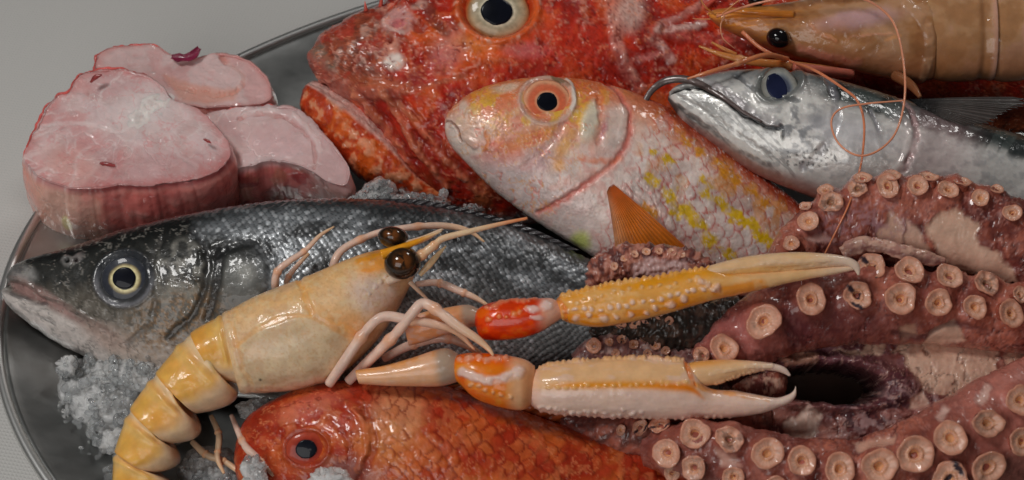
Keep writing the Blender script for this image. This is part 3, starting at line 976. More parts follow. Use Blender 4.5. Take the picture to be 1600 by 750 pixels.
    ct.mix(1 - ss(1.0, 1.35, rr), c(52, 56, 54), 0.7)
    ct.d += 0.03 * (f2 - 0.5) + 0.012 * (f3 - 0.5) + 0.05 * (f1 - 0.5)
    ct.met *= (1 - 0.8 * np.clip(bk + top, 0, 1))
    b.build("body", ct, mat, root)
    p, n = b.surf(1214, 140)
    g = lambda *k: c(*k)
    eye(root, p + fl.n * 0.05, nrm(fl.n + np.array([0.03, 0, -0.05])), 28, 30, [(0, g(36, 42, 64)), (0.5, g(60, 64, 76)), (0.62, g(92, 96, 100)), (0.75, g(112, 112, 108)), (0.88, g(104, 102, 96)), (1.0, g(60, 62, 60))],
        (0.52, 0.76), 0.07, EYES, rot=22, seed=8, pcol=c(20, 24, 44), poff=(-0.16, 0.06))
    # the stretched upper lip, curling over the tip of the jaw
    P2 = curve([(996, 226, 7), (998, 196, 7.5), (1004, 170, 9), (1016, 145, 11), (1036, 129, 13), (1060, 125, 14), (1084, 131, 13), (1108, 145, 11), (1132, 162, 9), (1160, 183, 7), (1186, 198, 4)], 90)
    hh = []
    for (a_, b_, r_) in P2:
        if a_ > 1052:
            s_, _ = b.surf(a_, b_)
            hh.append((s_ - fl.O) @ fl.n + 0.10)
        else:
            hh.append(np.nan)
    hh = np.array(hh); ok = ~np.isnan(hh)
    hh = np.interp(np.arange(len(hh)), np.where(ok)[0], hh[ok])
    hh[~ok] = hh[ok][0]
    hh = np.convolve(np.pad(hh, 12, mode='edge'), np.ones(25) / 25, 'valid') + 0.03
    path = fl(P2[:, 0], P2[:, 1]) + fl.n * hh[:, None]
    G = tube3(path, P2[:, 2] / PXC * 0.44, 16, flat=0.45, nref=fl.n)
    V, F = loft(G)
    ring = np.repeat(np.arange(90), 16)
    a_ = np.tile(np.linspace(0, 2 * math.pi, 16, endpoint=False), 90)
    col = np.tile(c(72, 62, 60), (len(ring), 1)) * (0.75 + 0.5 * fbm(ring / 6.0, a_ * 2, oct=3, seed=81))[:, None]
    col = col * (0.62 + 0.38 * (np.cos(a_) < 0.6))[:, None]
    put("upper_lip", V, F, mat, root, {"Col": np.vstack([col, col[:1], col[-1:]]), "Met": np.full(len(V), 0.15)})

    def fc(u, v, ray_, px, py):
        k = np.tile(c(58, 54, 52), (len(u), 1))
        dk = ss(0.5, 0.05, v)[:, None]
        k = k * (1 - dk) + dk * c(14, 14, 15)
        k *= (0.7 + 0.5 * (ray_ > 0.1))[:, None]
        return k
    fm = wet("dark_fin", sss=0.03, rough=0.4, coat=0.8, coat_rough=0.08, fine=(800, 0.2), film=(300, 0.2), var=0.2)
    s0, _ = b.surf(1430, 172)
    h0 = (s0 - fl.O) @ fl.n
    fin("pectoral_fin", root, fl, [(1412, 160), (1424, 167), (1438, 178)], [(1588, 160), (1592, 172), (1556, 186), (1538, 200), (1490, 204)], h0 - 0.05, [h0 + 0.6, h0 + 0.75, h0 + 0.5, h0 + 0.35, h0 + 0.15], fm, fc, rays=15, jag=0.10, seed=6, ridge=0.02, curl=0.2)
    return b


# ---- the grey sea bass at the front left
def sea_bass():
    mat = wet("bass_skin", sss=0.05, rough=0.36, coat=0.8, coat_rough=0.06, fine=(900, 0.15), film=(300, 0.12), var=0.2, var_scale=350, metal=True)
    fl = Flank(450, 450, 4.3, 38, -2)
    root = empty("sea_bass", fl(450, 600) - np.array([0, 0, 1.0]), "dark grey sea bass with a round yellow-rimmed eye, lying under the langoustine", "fish")
    st = [(10, 436, 4, 458, 10), (22, 416, 12, 476, 22), (45, 405, 38, 500, 34), (85, 393, 84, 532, 48), (130, 380, 140, 560, 60), (205, 355, 212, 590, 74), (300, 334, 306, 612, 84), (400, 318, 402, 624, 90),
          (500, 311, 504, 628, 92), (600, 313, 600, 624, 90), (690, 323, 690, 612, 84), (770, 343, 765, 598, 76), (850, 372, 842, 582, 66), (930, 408, 918, 562, 52), (1030, 450, 1015, 545, 36), (1130, 480, 1120, 530, 18)]
    b = Body(fl, st, 470, 200, 36, e=0.92)
    ct = b.coat(c(76, 72, 66))
    x, y, q = b.px, b.py, b.q
    f1 = fbm(x / 50, y / 40, oct=4, seed=91); f2 = fbm(x / 13, y / 13, oct=4, seed=92); f3 = fbm(x / 4, y / 4, oct=3, seed=93)
    # dark above, pale and brownish below
    yy = (1 - q) / 2 + 0.10 * (f1 - 0.5)
    ct.mix(ss(0.56, 0.34, yy), c(27, 28, 27), 0.95)
    ct.mix(ss(0.20, 0.06, yy), c(12, 13, 13), 0.94)
    ct.mix(ss(0.60, 0.82, yy), c(142, 132, 125), 0.85)
    ct.mix(ss(0.5, 0.62, f2) * ss(0.25, 0.5, yy) * ss(0.9, 0.6, yy), c(58, 54, 48), 0.6)
    ct.mix(blob(x, y, 290, 505, 70, 40, -25, 0.7) * ss(0.42, 0.58, f3), c(124, 96, 66), 0.6)
    ct.mix(blob(x, y, 290, 505, 60, 34, -25, 0.7) * ss(0.56, 0.66, f3), c(70, 52, 36), 0.6)
    # snout, mouth and chin
    ct.blob(45, 430, 22, 12, c(112, 110, 108), 0.75, 15, 0.6, d=0.05)
    ct.blob(38, 424, 12, 5, c(52, 50, 50), 0.7, 20, 0.6)
    ct.blob(95, 476, 60, 10, c(126, 98, 94), 0.7, 34, 0.6)
    chin = inpoly(x, y, [(-6, 446), (20, 458), (70, 476), (110, 494), (170, 530), (200, 600), (130, 580), (60, 530), (-5, 480)], 7)
    ct.mix(chin, c(150, 143, 139), 0.9)
    ct.line([(4, 456), (10, 474), (38, 496), (80, 526), (135, 556)], 6, c(70, 66, 66), 0.6)
    ct.mix(inpoly(x, y, [(8, 440), (24, 440), (50, 446), (78, 466), (84, 478), (60, 472), (24, 456)], 3), c(108, 84, 80), 0.9)
    ct.d -= 0.26 * inpoly(x, y, [(2, 438), (24, 438), (50, 446), (80, 468), (88, 480), (60, 472), (24, 456), (2, 450)], 5)
    ct.line([(2, 452), (24, 460), (60, 474), (86, 480)], 2.4, c(60, 54, 54), 0.7, d=0.06)
    ct.line([(22, 436), (48, 442), (78, 464), (130, 486), (170, 512)], 4, c(104, 88, 82), 0.5, d=0.07)
    ct.line([(84, 470), (130, 488), (176, 516), (200, 528)], 3, c(66, 58, 54), 0.6, d=-0.06)
    ct.line([(40, 480), (60, 492), (100, 512)], 2, c(84, 80, 80), 0.5, d=-0.03)
    ct.blob(180, 530, 40, 18, c(124, 104, 96), 0.6, 25, 0.6)
    veins(ct, 16, 470, c(20, 20, 20), 0.45, 0.035, -0.008, ss(330, 280, x))
    veins(ct, 10, 473, c(112, 108, 102), 0.45, 0.04, 0.01, ss(330, 280, x))
    # nostrils
    ct.blob(115, 411, 8, 8, c(96, 94, 92), 0.7, 0, 0.4, d=0.05)
    ct.blob(115, 411, 4, 4, c(12, 12, 12), 1, 0, 0.4, d=-0.10)
    ct.blob(132, 407, 12, 7, c(110, 104, 102), 0.6, -30, 0.4, d=0.04)
    ct.blob(130, 409, 5, 4.5, c(20, 14, 14), 1, 0, 0.4, d=-0.10)
    # gill plates
    ct.line([(262, 382), (252, 420), (262, 470), (250, 510), (214, 540)], 5, c(58, 56, 54), 0.5, d=-0.07)
    plate = inpoly(x, y, [(266, 384), (300, 378), (330, 392), (338, 430), (330, 470), (318, 496), (290, 500), (266, 470), (260, 430)], 8)
    ct.mix(plate * ss(0.40, 0.66, f2), c(100, 98, 92), 0.6)
    ct.line([(318, 372), (336, 396), (340, 432), (332, 468), (314, 500), (280, 530)], 6, c(24, 24, 24), 0.8, d=-0.07, solid=True)
    ct.line([(308, 372), (327, 396), (331, 432), (323, 466), (304, 498)], 5, None, d=0.08)
    ct.blob(392, 436, 40, 34, c(80, 81, 79), 0.8, -30, 0.6, d=0.07)
    ct.blob(398, 432, 14, 16, c(112, 112, 108), 0.6, -20, 0.7)  # round silver highlight painted on the plate
    ct.line([(362, 396), (356, 430), (352, 470), (340, 500)], 8, c(18, 18, 19), 0.8, d=-0.07, solid=True)
    ct.line([(352, 400), (400, 384), (430, 402), (440, 440), (430, 480), (405, 515)], 9, c(20, 20, 21), 0.8, d=-0.07, solid=True)
    ct.blob(400, 400, 40, 14, c(24, 25, 25), 0.8, 5, 0.6)
    ct.met = 0.05 * plate + 0.05 * blob(x, y, 396, 434, 30, 28, 0, 0.5)
    # beaded scales of the flank
    sc = ss(425, 462, x + (q * 55))
    sc = np.maximum(sc, ss(0.45, 0.7, q) * ss(300, 360, x) * 0.8 * ss(395, 380, y))
    S = 7.4
    a_, b_ = b.al / S, b.ac / S * 0.92
    e_, h_, id_, dn = scale_rows(a_, b_, seed=14, jit=0.25)
    wx = a_ + 0.4 * (fbm(x / 40, y / 40, oct=2, seed=16) - 0.5) * 3; wy = b_ + 0.4 * (fbm(x / 40 + 9, y / 40, oct=2, seed=17) - 0.5) * 3
    w1, w2, wid = worley(0.80 * wx + 0.60 * wy, -0.60 * wx + 0.80 * wy, seed=15, jit=0.32)
    dome = np.clip(1 - (w1 / 0.62) ** 2, 0, 1)
    patch = ss(0.36, 0.62, fbm(x / 55, y / 26, oct=3, seed=97))
    ct.mix(sc, c(50, 51, 52), 0.9)
    ct.mix(sc * patch, c(98, 101, 104), 0.85)
    ct.mix(sc * ss(0.35, 0.62, yy), c(112, 114, 114), 0.7)
    ct.mix(sc * ss(0.3, 0.95, wid) * ss(0.2, 0.7, dome) * (0.35 + 0.65 * patch), c(160, 163, 166), 0.8)
    ct.mix(sc * (1 - ss(0.0, 0.14, w2 - w1)), c(34, 36, 38), 0.85)
    ct.mix(sc * ss(0.12, 0.04, yy), c(30, 32, 33), 0.85)
    ct.d += sc * (0.042 * dome + 0.008 * h_ - 0.02)
    ct.met = np.maximum(ct.met, sc * 0.30)
    # smooth dark ridge along the back
    ct.mix(ss(0.955, 0.985, q) * ss(520, 600, x), c(34, 32, 34), 0.9)
    ct.d += 0.035 * (f2 - 0.5) + 0.012 * (f3 - 0.5) + 0.05 * (f1 - 0.5)
    rr = np.hypot((x - 211) / 45, (y - 440) / 42)
    ct.d += -0.18 * (1 - ss(0.55, 0.95, rr)) + 0.07 * np.exp(-((rr - 1.06) / 0.10) ** 2)
    ct.mix(1 - ss(0.95, 1.2, rr), c(32, 34, 38), 0.85)
    ct.mix(np.exp(-((rr - 0.98) / 0.08) ** 2) * ss(420, 450, y), c(92, 92, 96), 0.7)
    b.build("body", ct, mat, root)
    p, n = b.surf(211, 440)
    g = lambda *k: c(*k)
    eye(root, p + fl.n * 0.06, fl.n, 36, 33, [(0, g(20, 20, 22)), (0.46, g(24, 24, 24)), (0.50, g(170, 162, 124)), (0.57, g(150, 140, 106)), (0.64, g(96, 86, 62)), (0.70, g(40, 42, 48)), (0.88, g(34, 36, 42)), (1.0, g(44, 46, 50))],
        (0.49, 0.50), 0.16, EYES, seed=11, poff=(-0.03, 0.03), fleck=0.35)

    def fc(u, v, ray_, px, py):
        k = np.tile(c(40, 38, 40), (len(u), 1))
        return k * (0.75 + 0.5 * (ray_ > 0))[:, None]
    fm = bpy.data.materials["dark_fin"]
    fin("dorsal_fin", root, fl, [(560, 318), (640, 322), (720, 336), (800, 358), (880, 392)], [(575, 311), (660, 314), (742, 331), (826, 356), (905, 392)], 0.35, [0.2, 0.35, 0.45, 0.5, 0.4], fm, fc, rays=22, seed=9, ridge=0.03, n=160, m=12)
    return b


# ---- the orange-red mullet at the front
def red_mullet():
    mat = wet("orange_skin", sss=0.12, rough=0.36, coat=0.9, coat_rough=0.06, fine=(800, 0.18), film=(240, 0.22), var=0.16, var_scale=280)
    fl = Flank(700, 720, 3.6, 40, 0)
    root = empty("red_mullet", fl(700, 820) - np.array([0, 0, 1.4]), "orange-red mullet with a small red-ringed eye under the langoustine claw", "fish", "mullets on the platter")
    st = [(370, 690, 366, 720, 10), (376, 668, 372, 752, 24), (390, 648, 388, 786, 40), (425, 625, 425, 815, 58), (475, 604, 478, 842, 74), (540, 594, 545, 862, 86), (620, 596, 622, 878, 92), (700, 606, 700, 888, 94),
          (775, 628, 772, 892, 90), (850, 655, 845, 890, 82), (930, 680, 925, 882, 70), (1020, 704, 1015, 868, 54), (1120, 735, 1115, 850, 34), (1220, 765, 1215, 830, 16)]
    b = Body(fl, st, 400, 180, 36, e=0.9)
    ct = b.coat(c(133, 44, 19))
    x, y, q = b.px, b.py, b.q
    f1 = fbm(x / 50, y / 40, oct=4, seed=101); f2 = fbm(x / 14, y / 14, oct=4, seed=102); f3 = fbm(x / 5, y / 5, oct=3, seed=103)
    ct.mix(ss(0.5, 0.64, f1), c(147, 70, 26), 0.7)
    ct.mix(ss(0.5, 0.36, f1), c(116, 26, 13), 0.7)
    ct.mix(ss(0.54, 0.66, f2), c(161, 94, 58), 0.4)
    ct.blob(625, 640, 38, 40, c(161, 115, 81), 0.7, 15, 0.7)
    ct.blob(600, 690, 40, 34, c(155, 101, 49), 0.5, 15, 0.7)
    ct.blob(490, 632, 50, 14, c(159, 89, 72), 0.5, -18, 0.7)  # highlight on top of the head, painted as a paler streak
    ct.blob(405, 650, 26, 40, c(109, 29, 15), 0.8, 30, 0.7)
    ct.blob(470, 740, 60, 30, c(116, 39, 21), 0.6, 0, 0.7)
    ct.blob(560, 730, 40, 16, c(120, 86, 81), 0.7, 15, 0.6)
    # gill cover
    ct.line([(560, 628), (585, 655), (592, 690), (580, 725), (556, 756)], 6, c(107, 34, 19), 0.7, d=-0.10)
    ct.line([(550, 628), (574, 655), (580, 690), (568, 725)], 5, c(155, 81, 52), 0.5, d=0.07)
    ct.line([(520, 652), (548, 676), (556, 704), (545, 735)], 4, c(116, 40, 21), 0.5, d=-0.06)
    ct.line([(405, 690), (440, 670), (470, 664)], 4, None, d=0.06)
    veins(ct, 20, 460, c(93, 23, 11), 0.6, 0.03, -0.02, ss(600, 560, x))
    veins(ct, 10, 463, c(165, 98, 64), 0.5, 0.04, 0.015)
    # scales
    e_, h_, id_, dn = scale_rows(b.al / 27, b.ac / 25, seed=22, jit=0.34)
    m = np.maximum(ss(585, 620, x), ss(0.55, 0.8, q) * ss(520, 580, x))
    rim = (1 - ss(0.03, 0.24, e_)) * dn
    ct.d += m * (0.055 * h_ - 0.02 * rim)
    ct.mix(m * rim * ss(0.36, 0.60, fbm(x / 22, y / 22, oct=3, seed=111)), c(97, 26, 13), 0.75)
    ct.mix(m * ss(0.55, 1, id_) * (1 - rim), c(151, 73, 34), 0.6)
    ct.mix(m * ss(0.4, 0.0, id_) * (1 - rim), c(133, 42, 23), 0.6)
    ct.mix(m * ss(0.78, 0.6, fbm(x / 60, y / 40, seed=110)) * ss(0.0, -0.4, q) * ss(0.5, 0.62, f1), c(155, 109, 39), 0.5)
    ct.d += 0.03 * (f2 - 0.5) + 0.012 * (f3 - 0.5) + 0.04 * (f1 - 0.5)
    rr = np.hypot((x - 487) / 32, (y - 696) / 26)
    ct.d += -0.14 * (1 - ss(0.6, 0.95, rr)) + 0.08 * np.exp(-((rr - 1.12) / 0.12) ** 2)
    ct.mix(np.exp(-((rr - 1.05) / 0.16) ** 2), c(109, 29, 16), 0.7)
    b.build("body", ct, mat, root)
    p, n = b.surf(487, 696)
    g = lambda *k: c(*k)
    eye(root, p + fl.n * 0.06, fl.n, 30, 24, [(0, g(16, 18, 22)), (0.45, g(20, 20, 24)), (0.52, g(96, 30, 22)), (0.7, g(122, 42, 28)), (0.9, g(126, 50, 34)), (1.0, g(108, 32, 18))],
        (0.50, 0.56), 0.18, EYES, seed=17, pcol=c(11, 13, 19))

    def fc(u, v, ray_, px, py):
        k = np.tile(c(107, 49, 23), (len(u), 1))
        k = k * (1 - 0.6 * ss(0.4, 1, v)[:, None]) + 0.6 * ss(0.4, 1, v)[:, None] * c(67, 47, 29)
        return k * (0.7 + 0.5 * (ray_ > 0))[:, None]
    fm = bpy.data.materials["dark_fin"]
    fin("dorsal_fin", root, fl, [(690, 606), (755, 624), (830, 650), (900, 672), (985, 695)], [(715, 600), (790, 612), (866, 636), (935, 660), (1010, 692)], 0.0, [0.1, 0.3, 0.4, 0.3, 0.1], fm, fc, rays=14, seed=19, ridge=0.04, n=150, m=16)
    return b


B_SCORP = scorpionfish()
B_YELLOW = yellow_mullet()
B_MACK = mackerel()
B_BASS = sea_bass()
B_RED = red_mullet()

# ------------------------------------------------------------------ fish steaks
M_FLESH = wet("raw_flesh", sss=0.30, radius=(1.0, 0.45, 0.4), sss_scale=0.004, rough=0.30, coat=1.0, coat_rough=0.05, fine=(650, 0.16), film=(140, 0.5), var=0.06, var_scale=180)
M_SKIN = wet("steak_skin", sss=0.1, rough=0.35, coat=0.8, coat_rough=0.08, fine=(650, 0.2), film=(200, 0.2), var=0.2)


def steak(label, outline, z, tau, side, thick, grow, paint, skin_span, bone=None, seed=0, centre=None, name="fish_steak"):
    """a slab cut across a fish: drawn cut face, rounded edge, flesh wall, skin band and backbone"""
    ol = np.asarray(outline, float)
    cen = ol.mean(0) if centre is None else np.asarray(centre, float)
    fl = Flank(cen[0], cen[1], z, tau, side)
    m = 360
    loop = curve(np.vstack([ol, ol[:1]]), m + 1)[:-1]
    ta = np.linspace(0, 2 * math.pi, m, endpoint=False)
    dv_ = nrm(loop - cen)
    loop = loop + dv_ * (9 * (fbm(np.cos(ta) * 3 + 5, np.sin(ta) * 3 + seed, oct=3, seed=seed) - 0.5) + 3 * (fbm(np.cos(ta) * 14 + 5, np.sin(ta) * 14 + seed, oct=2, seed=seed) - 0.5))[:, None]
    top3 = fl(loop[:, 0], loop[:, 1])
    c3 = fl(cen[0], cen[1])
    down = -nrm(fl.n * 0.75 + np.array([0, 0, 0.6]))
    nr = 90
    rings, PX, PY, K = [], [], [], []
    for r in np.linspace(0.01, 0.97, nr):
        rings.append(c3 + (top3 - c3) * r)
        PX.append(cen[0] + (loop[:, 0] - cen[0]) * r); PY.append(cen[1] + (loop[:, 1] - cen[1]) * r); K.append(np.zeros(m))
    out = nrm((top3 - c3) - ((top3 - c3) @ fl.n)[:, None] * fl.n)
    th = np.interp(np.arange(m), np.linspace(0, m, len(np.atleast_1d(thick))), np.atleast_1d(thick)) if np.ndim(thick) else np.full(m, thick)
    nw = 80
    for t in np.linspace(0, 1, nw):
        rnd = 0.18 * (1 - math.exp(-t * 9))
        bul = grow * math.sin(min(t * 1.3, 1) * math.pi)
        rings.append(top3 + out * (rnd - 0.18 + bul) + down * (th * t)[:, None])
        PX.append(loop[:, 0]); PY.append(loop[:, 1]); K.append(np.full(m, t))
    G = np.array(rings); px = np.array(PX).ravel(); py = np.array(PY).ravel(); k = np.array(K).ravel()
    ang = np.tile(np.linspace(0, 1, m, endpoint=False), nr + nw)
    rad = np.concatenate([np.repeat(np.linspace(0.01, 0.97, nr), m), np.ones(nw * m)])
    N = gnormals(G)
    if (N[:nr // 2] @ fl.n).mean() < 0:
        N = -N
    ct = Coat(px, py, c(158, 136, 134))
    paint(ct, k, ang, rad)
    G = G + N * ct.d.reshape(G.shape[:2])[..., None]
    base = G[-1].mean(0)
    root = empty(name, (base[0], base[1], G[..., 2].min()), label, "fish steak", "raw pink fish steaks")
    V, F = loft(G)
    put("flesh", V, F, M_FLESH, root, {"Col": np.vstack([ct.col, ct.col[0], ct.col[-1]])})
    # thin skin along part of the rim
    i0, i1 = int(skin_span[0] * m), int(skin_span[1] * m)
    idx = np.arange(i0, i1) % m
    a = top3[idx] - fl.n * 0.02 - out[idx] * 0.06
    wob = fbm(np.arange(len(idx)) / 9.0, np.zeros(len(idx)) + seed, oct=3, seed=seed)
    a = a + fl.n * ((wob - 0.75) * 0.16)[:, None] + out[idx] * ((wob - 0.6) * 0.12)[:, None]
    rr = (0.02 + 0.07 * fbm(np.arange(len(idx)) / 5.0, np.zeros(len(idx)) + 7 + seed, oct=2)) * np.minimum(1, np.minimum(np.arange(len(idx)), np.arange(len(idx))[::-1]) / 12.0 + 0.05)
    Gs = tube3(a, rr, 8, flat=0.8, nref=fl.n)
    V, F = loft(Gs)
    col = np.tile(c(150, 66, 62), (len(V), 1)) * (0.65 + 0.7 * np.resize(np.repeat(wob, 8), len(V)))[:, None]
    put("skin_edge", V, F, M_SKIN, root, {"Col": col})
    if bone is not None:
        bx, by, brx, bry, rot = bone
        nb, mb = 26, 56
        rr, tt = np.meshgrid(np.linspace(0.02, 1, nb), np.linspace(0, 2 * math.pi, mb, endpoint=False), indexing='ij')
        a_ = math.radians(rot)
        wob = 0.75 + 0.5 * fbm(np.cos(tt) * 1.6 + 4, np.sin(tt) * 1.6 + seed, oct=3, seed=seed + 4)
        ux, uy = rr * np.cos(tt) * brx * wob, rr * np.sin(tt) * bry * wob
        X, Y = bx + ux * math.cos(a_) - uy * math.sin(a_), by + ux * math.sin(a_) + uy * math.cos(a_)
        H = 0.10 * (1 - rr ** 3) - 0.05 + 0.14 * (fbm(X / 7, Y / 7, oct=3, seed=seed + 8) - 0.5) * (1 - rr ** 4)
        Gb = fl(X, Y) + fl.n * H[..., None]
        V, F = loft(Gb)
        V = V[:-1]; F = [F[0], F[1][:mb]]
        kk = fbm(X.ravel() / 9, Y.ravel() / 9, oct=3, seed=seed + 9)[:, None]
        col = c(176, 166, 162) * (0.8 + 0.35 * kk)
        col = col * (1 - 0.6 * ss(0.75, 1, rr.ravel())[:, None]) + 0.6 * ss(0.75, 1, rr.ravel())[:, None] * c(164, 142, 140)
        put("backbone", V, F, M_FLESH, root, {"Col": np.vstack([col, col[:1]])})
    return root, fl


def paint_front(ct, k, ang, rad):
    x, y = ct.px, ct.py
    f1 = fbm(x / 55, y / 45, oct=4, seed=201); f2 = fbm(x / 12, y / 12, oct=3, seed=202)
    ct.mix(ss(0.5, 0.65, f1), c(166, 148, 148), 0.6)
    ct.mix(ss(0.5, 0.36, f1), c(150, 118, 118), 0.6)
    ct.mix(ss(0.80, 1.0, rad + 0.12 * (f1 - 0.5)), c(150, 92, 90), 0.75)
    # muscle lines fanning out from the backbone
    an = np.arctan2(y - 172, (x - 232) * 0.8)
    rd = np.hypot(x - 232, (y - 172) * 1.3)
    fan = fbm(an * 9 + 20, rd / 130, oct=3, seed=203)
    ln = 1 - ss(0.0, 0.05, np.abs(np.mod(fan * 6, 1) - 0.5))
    ct.mix(ln * ss(35, 70, rd), c(176, 162, 160), 0.75)
    ct.d -= ln * 0.015 * ss(35, 70, rd)
    rings_ = fbm(x / 70 + 3, y / 60, oct=3, seed=212) * 1.2 + rd / 42
    lr = 1 - ss(0.0, 0.07, np.abs(np.mod(rings_, 1) - 0.5))
    ct.mix(lr * ss(40, 60, rd) * ss(0.42, 0.6, fbm(x / 40, y / 40, seed=213)), c(178, 164, 162), 0.6)
    ct.mix(ss(0.55, 0.7, fbm(an * 4 + 9, rd / 60, oct=3, seed=214)) * ss(60, 110, rd), c(160, 104, 102), 0.45)
    left = ss(150, 60, x)
    st_ = ss(0.5, 0.66, fbm(x / 30, (y + 0.35 * x) / 4.5, oct=2, seed=205))
    ct.mix(left * st_, c(172, 156, 154), 0.6)
    ct.blob(108, 258, 46, 28, c(160, 112, 104), 0.6, 25, 0.7)
    ct.blob(230, 170, 60, 36, c(170, 158, 156), 0.7, -25, 0.7)
    ct.line([(60, 196), (120, 190), (180, 206), (210, 190)], 3, c(170, 156, 154), 0.5, d=-0.02)
    ct.line([(110, 290), (126, 240), (170, 206)], 3, c(166, 150, 148), 0.4, d=-0.02)
    ct.line([(256, 200), (276, 240), (310, 262)], 3, c(172, 160, 158), 0.5, d=-0.02)
    veins(ct, 44, 480, c(180, 164, 162), 0.4, 0.02, -0.02, k < 0.01)
    veins(ct, 20, 484, c(160, 100, 100), 0.4, 0.03, 0.0, k < 0.01)
    # the wall: deep pink with upright fibres
    w = ss(0.02, 0.12, k)
    fib = fbm(ang * 30, k * 5.5, oct=4, seed=206)
    ct.mix(w, c(188, 138, 122), 1)
    front = ss(120, 190, x + 120 * (fbm(ang * 20, k * 3, oct=3, seed=216) - 0.5)) * ss(220, 260, y)
    ct.mix(w * front, c(182, 92, 88), 0.85)
    ct.mix(w * ss(0.50, 0.66, fib), c(178, 136, 130), 0.3)
    ct.mix(w * front * ss(0.5, 0.36, fbm(ang * 26, k * 4.5, oct=3, seed=209)), c(156, 72, 70), 0.45)
    ct.mix(w * blob(x, k * 100, 92, 40, 26, 60, 0, 0.6) * ss(220, 250, y), c(164, 130, 118), 0.7)
    ct.mix(blob(x, k * 100, 94, 48, 8, 10, 15, 0.3) * ss(250, 262, y), c(176, 160, 110), 0.9)
    ct.mix(w * ss(60, 30, x), c(164, 92, 82), 0.6)
    ct.mix(np.exp(-((k - 0.03) / 0.035) ** 2) * front, c(124, 42, 42), 0.7)
    ct.d += (0.22 * (f1 - 0.5) + 0.03 * (f2 - 0.5)) * (1 - ss(0.0, 0.25, k)) + w * 0.10 * (fib - 0.5) + 0.25 * w * (fbm(ang * 14, k * 1.5, oct=3, seed=215) - 0.5)


def paint_right(ct, k, ang, rad):
    x, y = ct.px, ct.py
    f1 = fbm(x / 45, y / 40, oct=4, seed=221); f2 = fbm(x / 12, y / 12, oct=3, seed=222)
    ct.mix(ss(0.5, 0.65, f1), c(164, 144, 144), 0.6)
    ct.mix(ss(0.5, 0.36, f1), c(152, 122, 122), 0.6)
    ct.line([(372, 186), (410, 178), (446, 186), (478, 210), (492, 236), (490, 262)], 3, c(146, 106, 102), 0.7, d=-0.08)
    ct.line([(380, 180), (416, 172), (456, 180), (488, 206), (502, 236)], 4, c(172, 154, 152), 0.6, d=0.05)
    veins(ct, 34, 490, c(182, 166, 164), 0.5, 0.025, -0.03, k < 0.01)
    ct.blob(440, 225, 46, 26, c(160, 130, 130), 0.6, 15, 0.7)
    ct.mix(ss(0.86, 1.0, rad + 0.1 * (f1 - 0.5)), c(158, 120, 118), 0.6)
    w = ss(0.02, 0.15, k)
    fib = fbm(ang * 26, k * 5.0, oct=4, seed=226)
    fr = ss(500, 460, x) * ss(225, 250, y)
    ct.mix(w * fr, c(164, 80, 76), 0.9)
    ct.mix(w * fr * ss(0.5, 0.64, fbm(ang * 26, k * 4, oct=3, seed=228)), c(150, 92, 76), 0.7)
    ct.mix(w * fr * ss(0.5, 0.4, fbm(ang * 24 + 9, k * 4, oct=2, seed=229)), c(110, 30, 36), 0.7)
    ct.mix(w * ss(480, 520, x), c(160, 120, 114), 0.8)
    ct.mix(w * ss(480, 520, x) * ss(0.5, 0.9, k), c(150, 80, 70), 0.7)
    ct.d += (0.20 * (f1 - 0.5) + 0.03 * (f2 - 0.5)) * (1 - ss(0.0, 0.25, k)) + w * 0.05 * (fib - 0.5) + 0.25 * w * (fbm(ang * 14, k * 1.5, oct=3, seed=235) - 0.5)


def paint_back(ct, k, ang, rad):
    x, y = ct.px, ct.py
    f1 = fbm(x / 45, y / 30, oct=4, seed=241); f2 = fbm(x / 12, y / 12, oct=3, seed=242)
    ct.mix(ss(0.5, 0.65, f1), c(162, 138, 136), 0.6)
    ct.mix(ss(0.5, 0.36, f1), c(156, 118, 116), 0.6)
    ct.mix(ss(0.84, 1.0, rad + 0.1 * (f1 - 0.5)), c(152, 96, 92), 0.7)
    # a step where one half of the slice folds over the other
    ct.line([(258, 118), (268, 132), (300, 142), (340, 148), (372, 140), (380, 120), (366, 104), (345, 90)], 3.5, c(150, 102, 92), 0.7, d=-0.10)
    ct.mix(inpoly(x, y, [(258, 116), (300, 132), (350, 140), (374, 136), (366, 156), (320, 164), (280, 156)], 5), c(162, 118, 104), 0.7)
    ct.line([(360, 100), (376, 118), (374, 134)], 3, c(172, 150, 146), 0.5, d=0.04)
    w = ss(0.02, 0.15, k)
    ct.mix(w, c(158, 112, 102), 0.9)
    ct.d += (0.20 * (f1 - 0.5) + 0.03 * (f2 - 0.5)) * (1 - ss(0.0, 0.25, k))


steak("thick pale pink fish steak with white backbone at the platter's left edge",
      [(33, 246), (42, 218), (56, 192), (70, 168), (90, 149), (104, 146), (112, 128), (124, 113), (150, 106), (186, 104), (224, 113), (252, 131), (270, 154), (294, 160), (326, 177), (353, 208), (364, 236), (354, 260), (318, 279), (262, 289), (205, 293), (150, 300), (98, 296), (50, 276)],
      5.9, 8, 4, 4.6, 0.10, paint_front, (0.0, 0.36), bone=(232, 172, 46, 24, -28), seed=2, centre=(205, 212))
steak("raw pink fish steak with dark red side, between the big steak and the scorpionfish",
      [(318, 178), (350, 168), (395, 165), (437, 162), (466, 168), (493, 189), (521, 224), (540, 250), (550, 272), (544, 292), (515, 286), (490, 270), (455, 258), (420, 254), (380, 262), (345, 270), (318, 240), (308, 205)],
      4.9, 12, -4, 3.4, 0.12, paint_right, (0.05, 0.22), seed=5, centre=(420, 215))
steak("smaller folded pink fish steak topped by a purple scrap, behind the other two",
      [(147, 86), (168, 73), (205, 69), (238, 68), (268, 83), (300, 90), (322, 86), (344, 81), (386, 92), (414, 112), (430, 138), (427, 158), (400, 165), (350, 170), (280, 165), (200, 150), (150, 115)],
      5.0, 10, 0, 3.4, 0.10, paint_back, (0.93, 1.2), seed=9, centre=(290, 122))


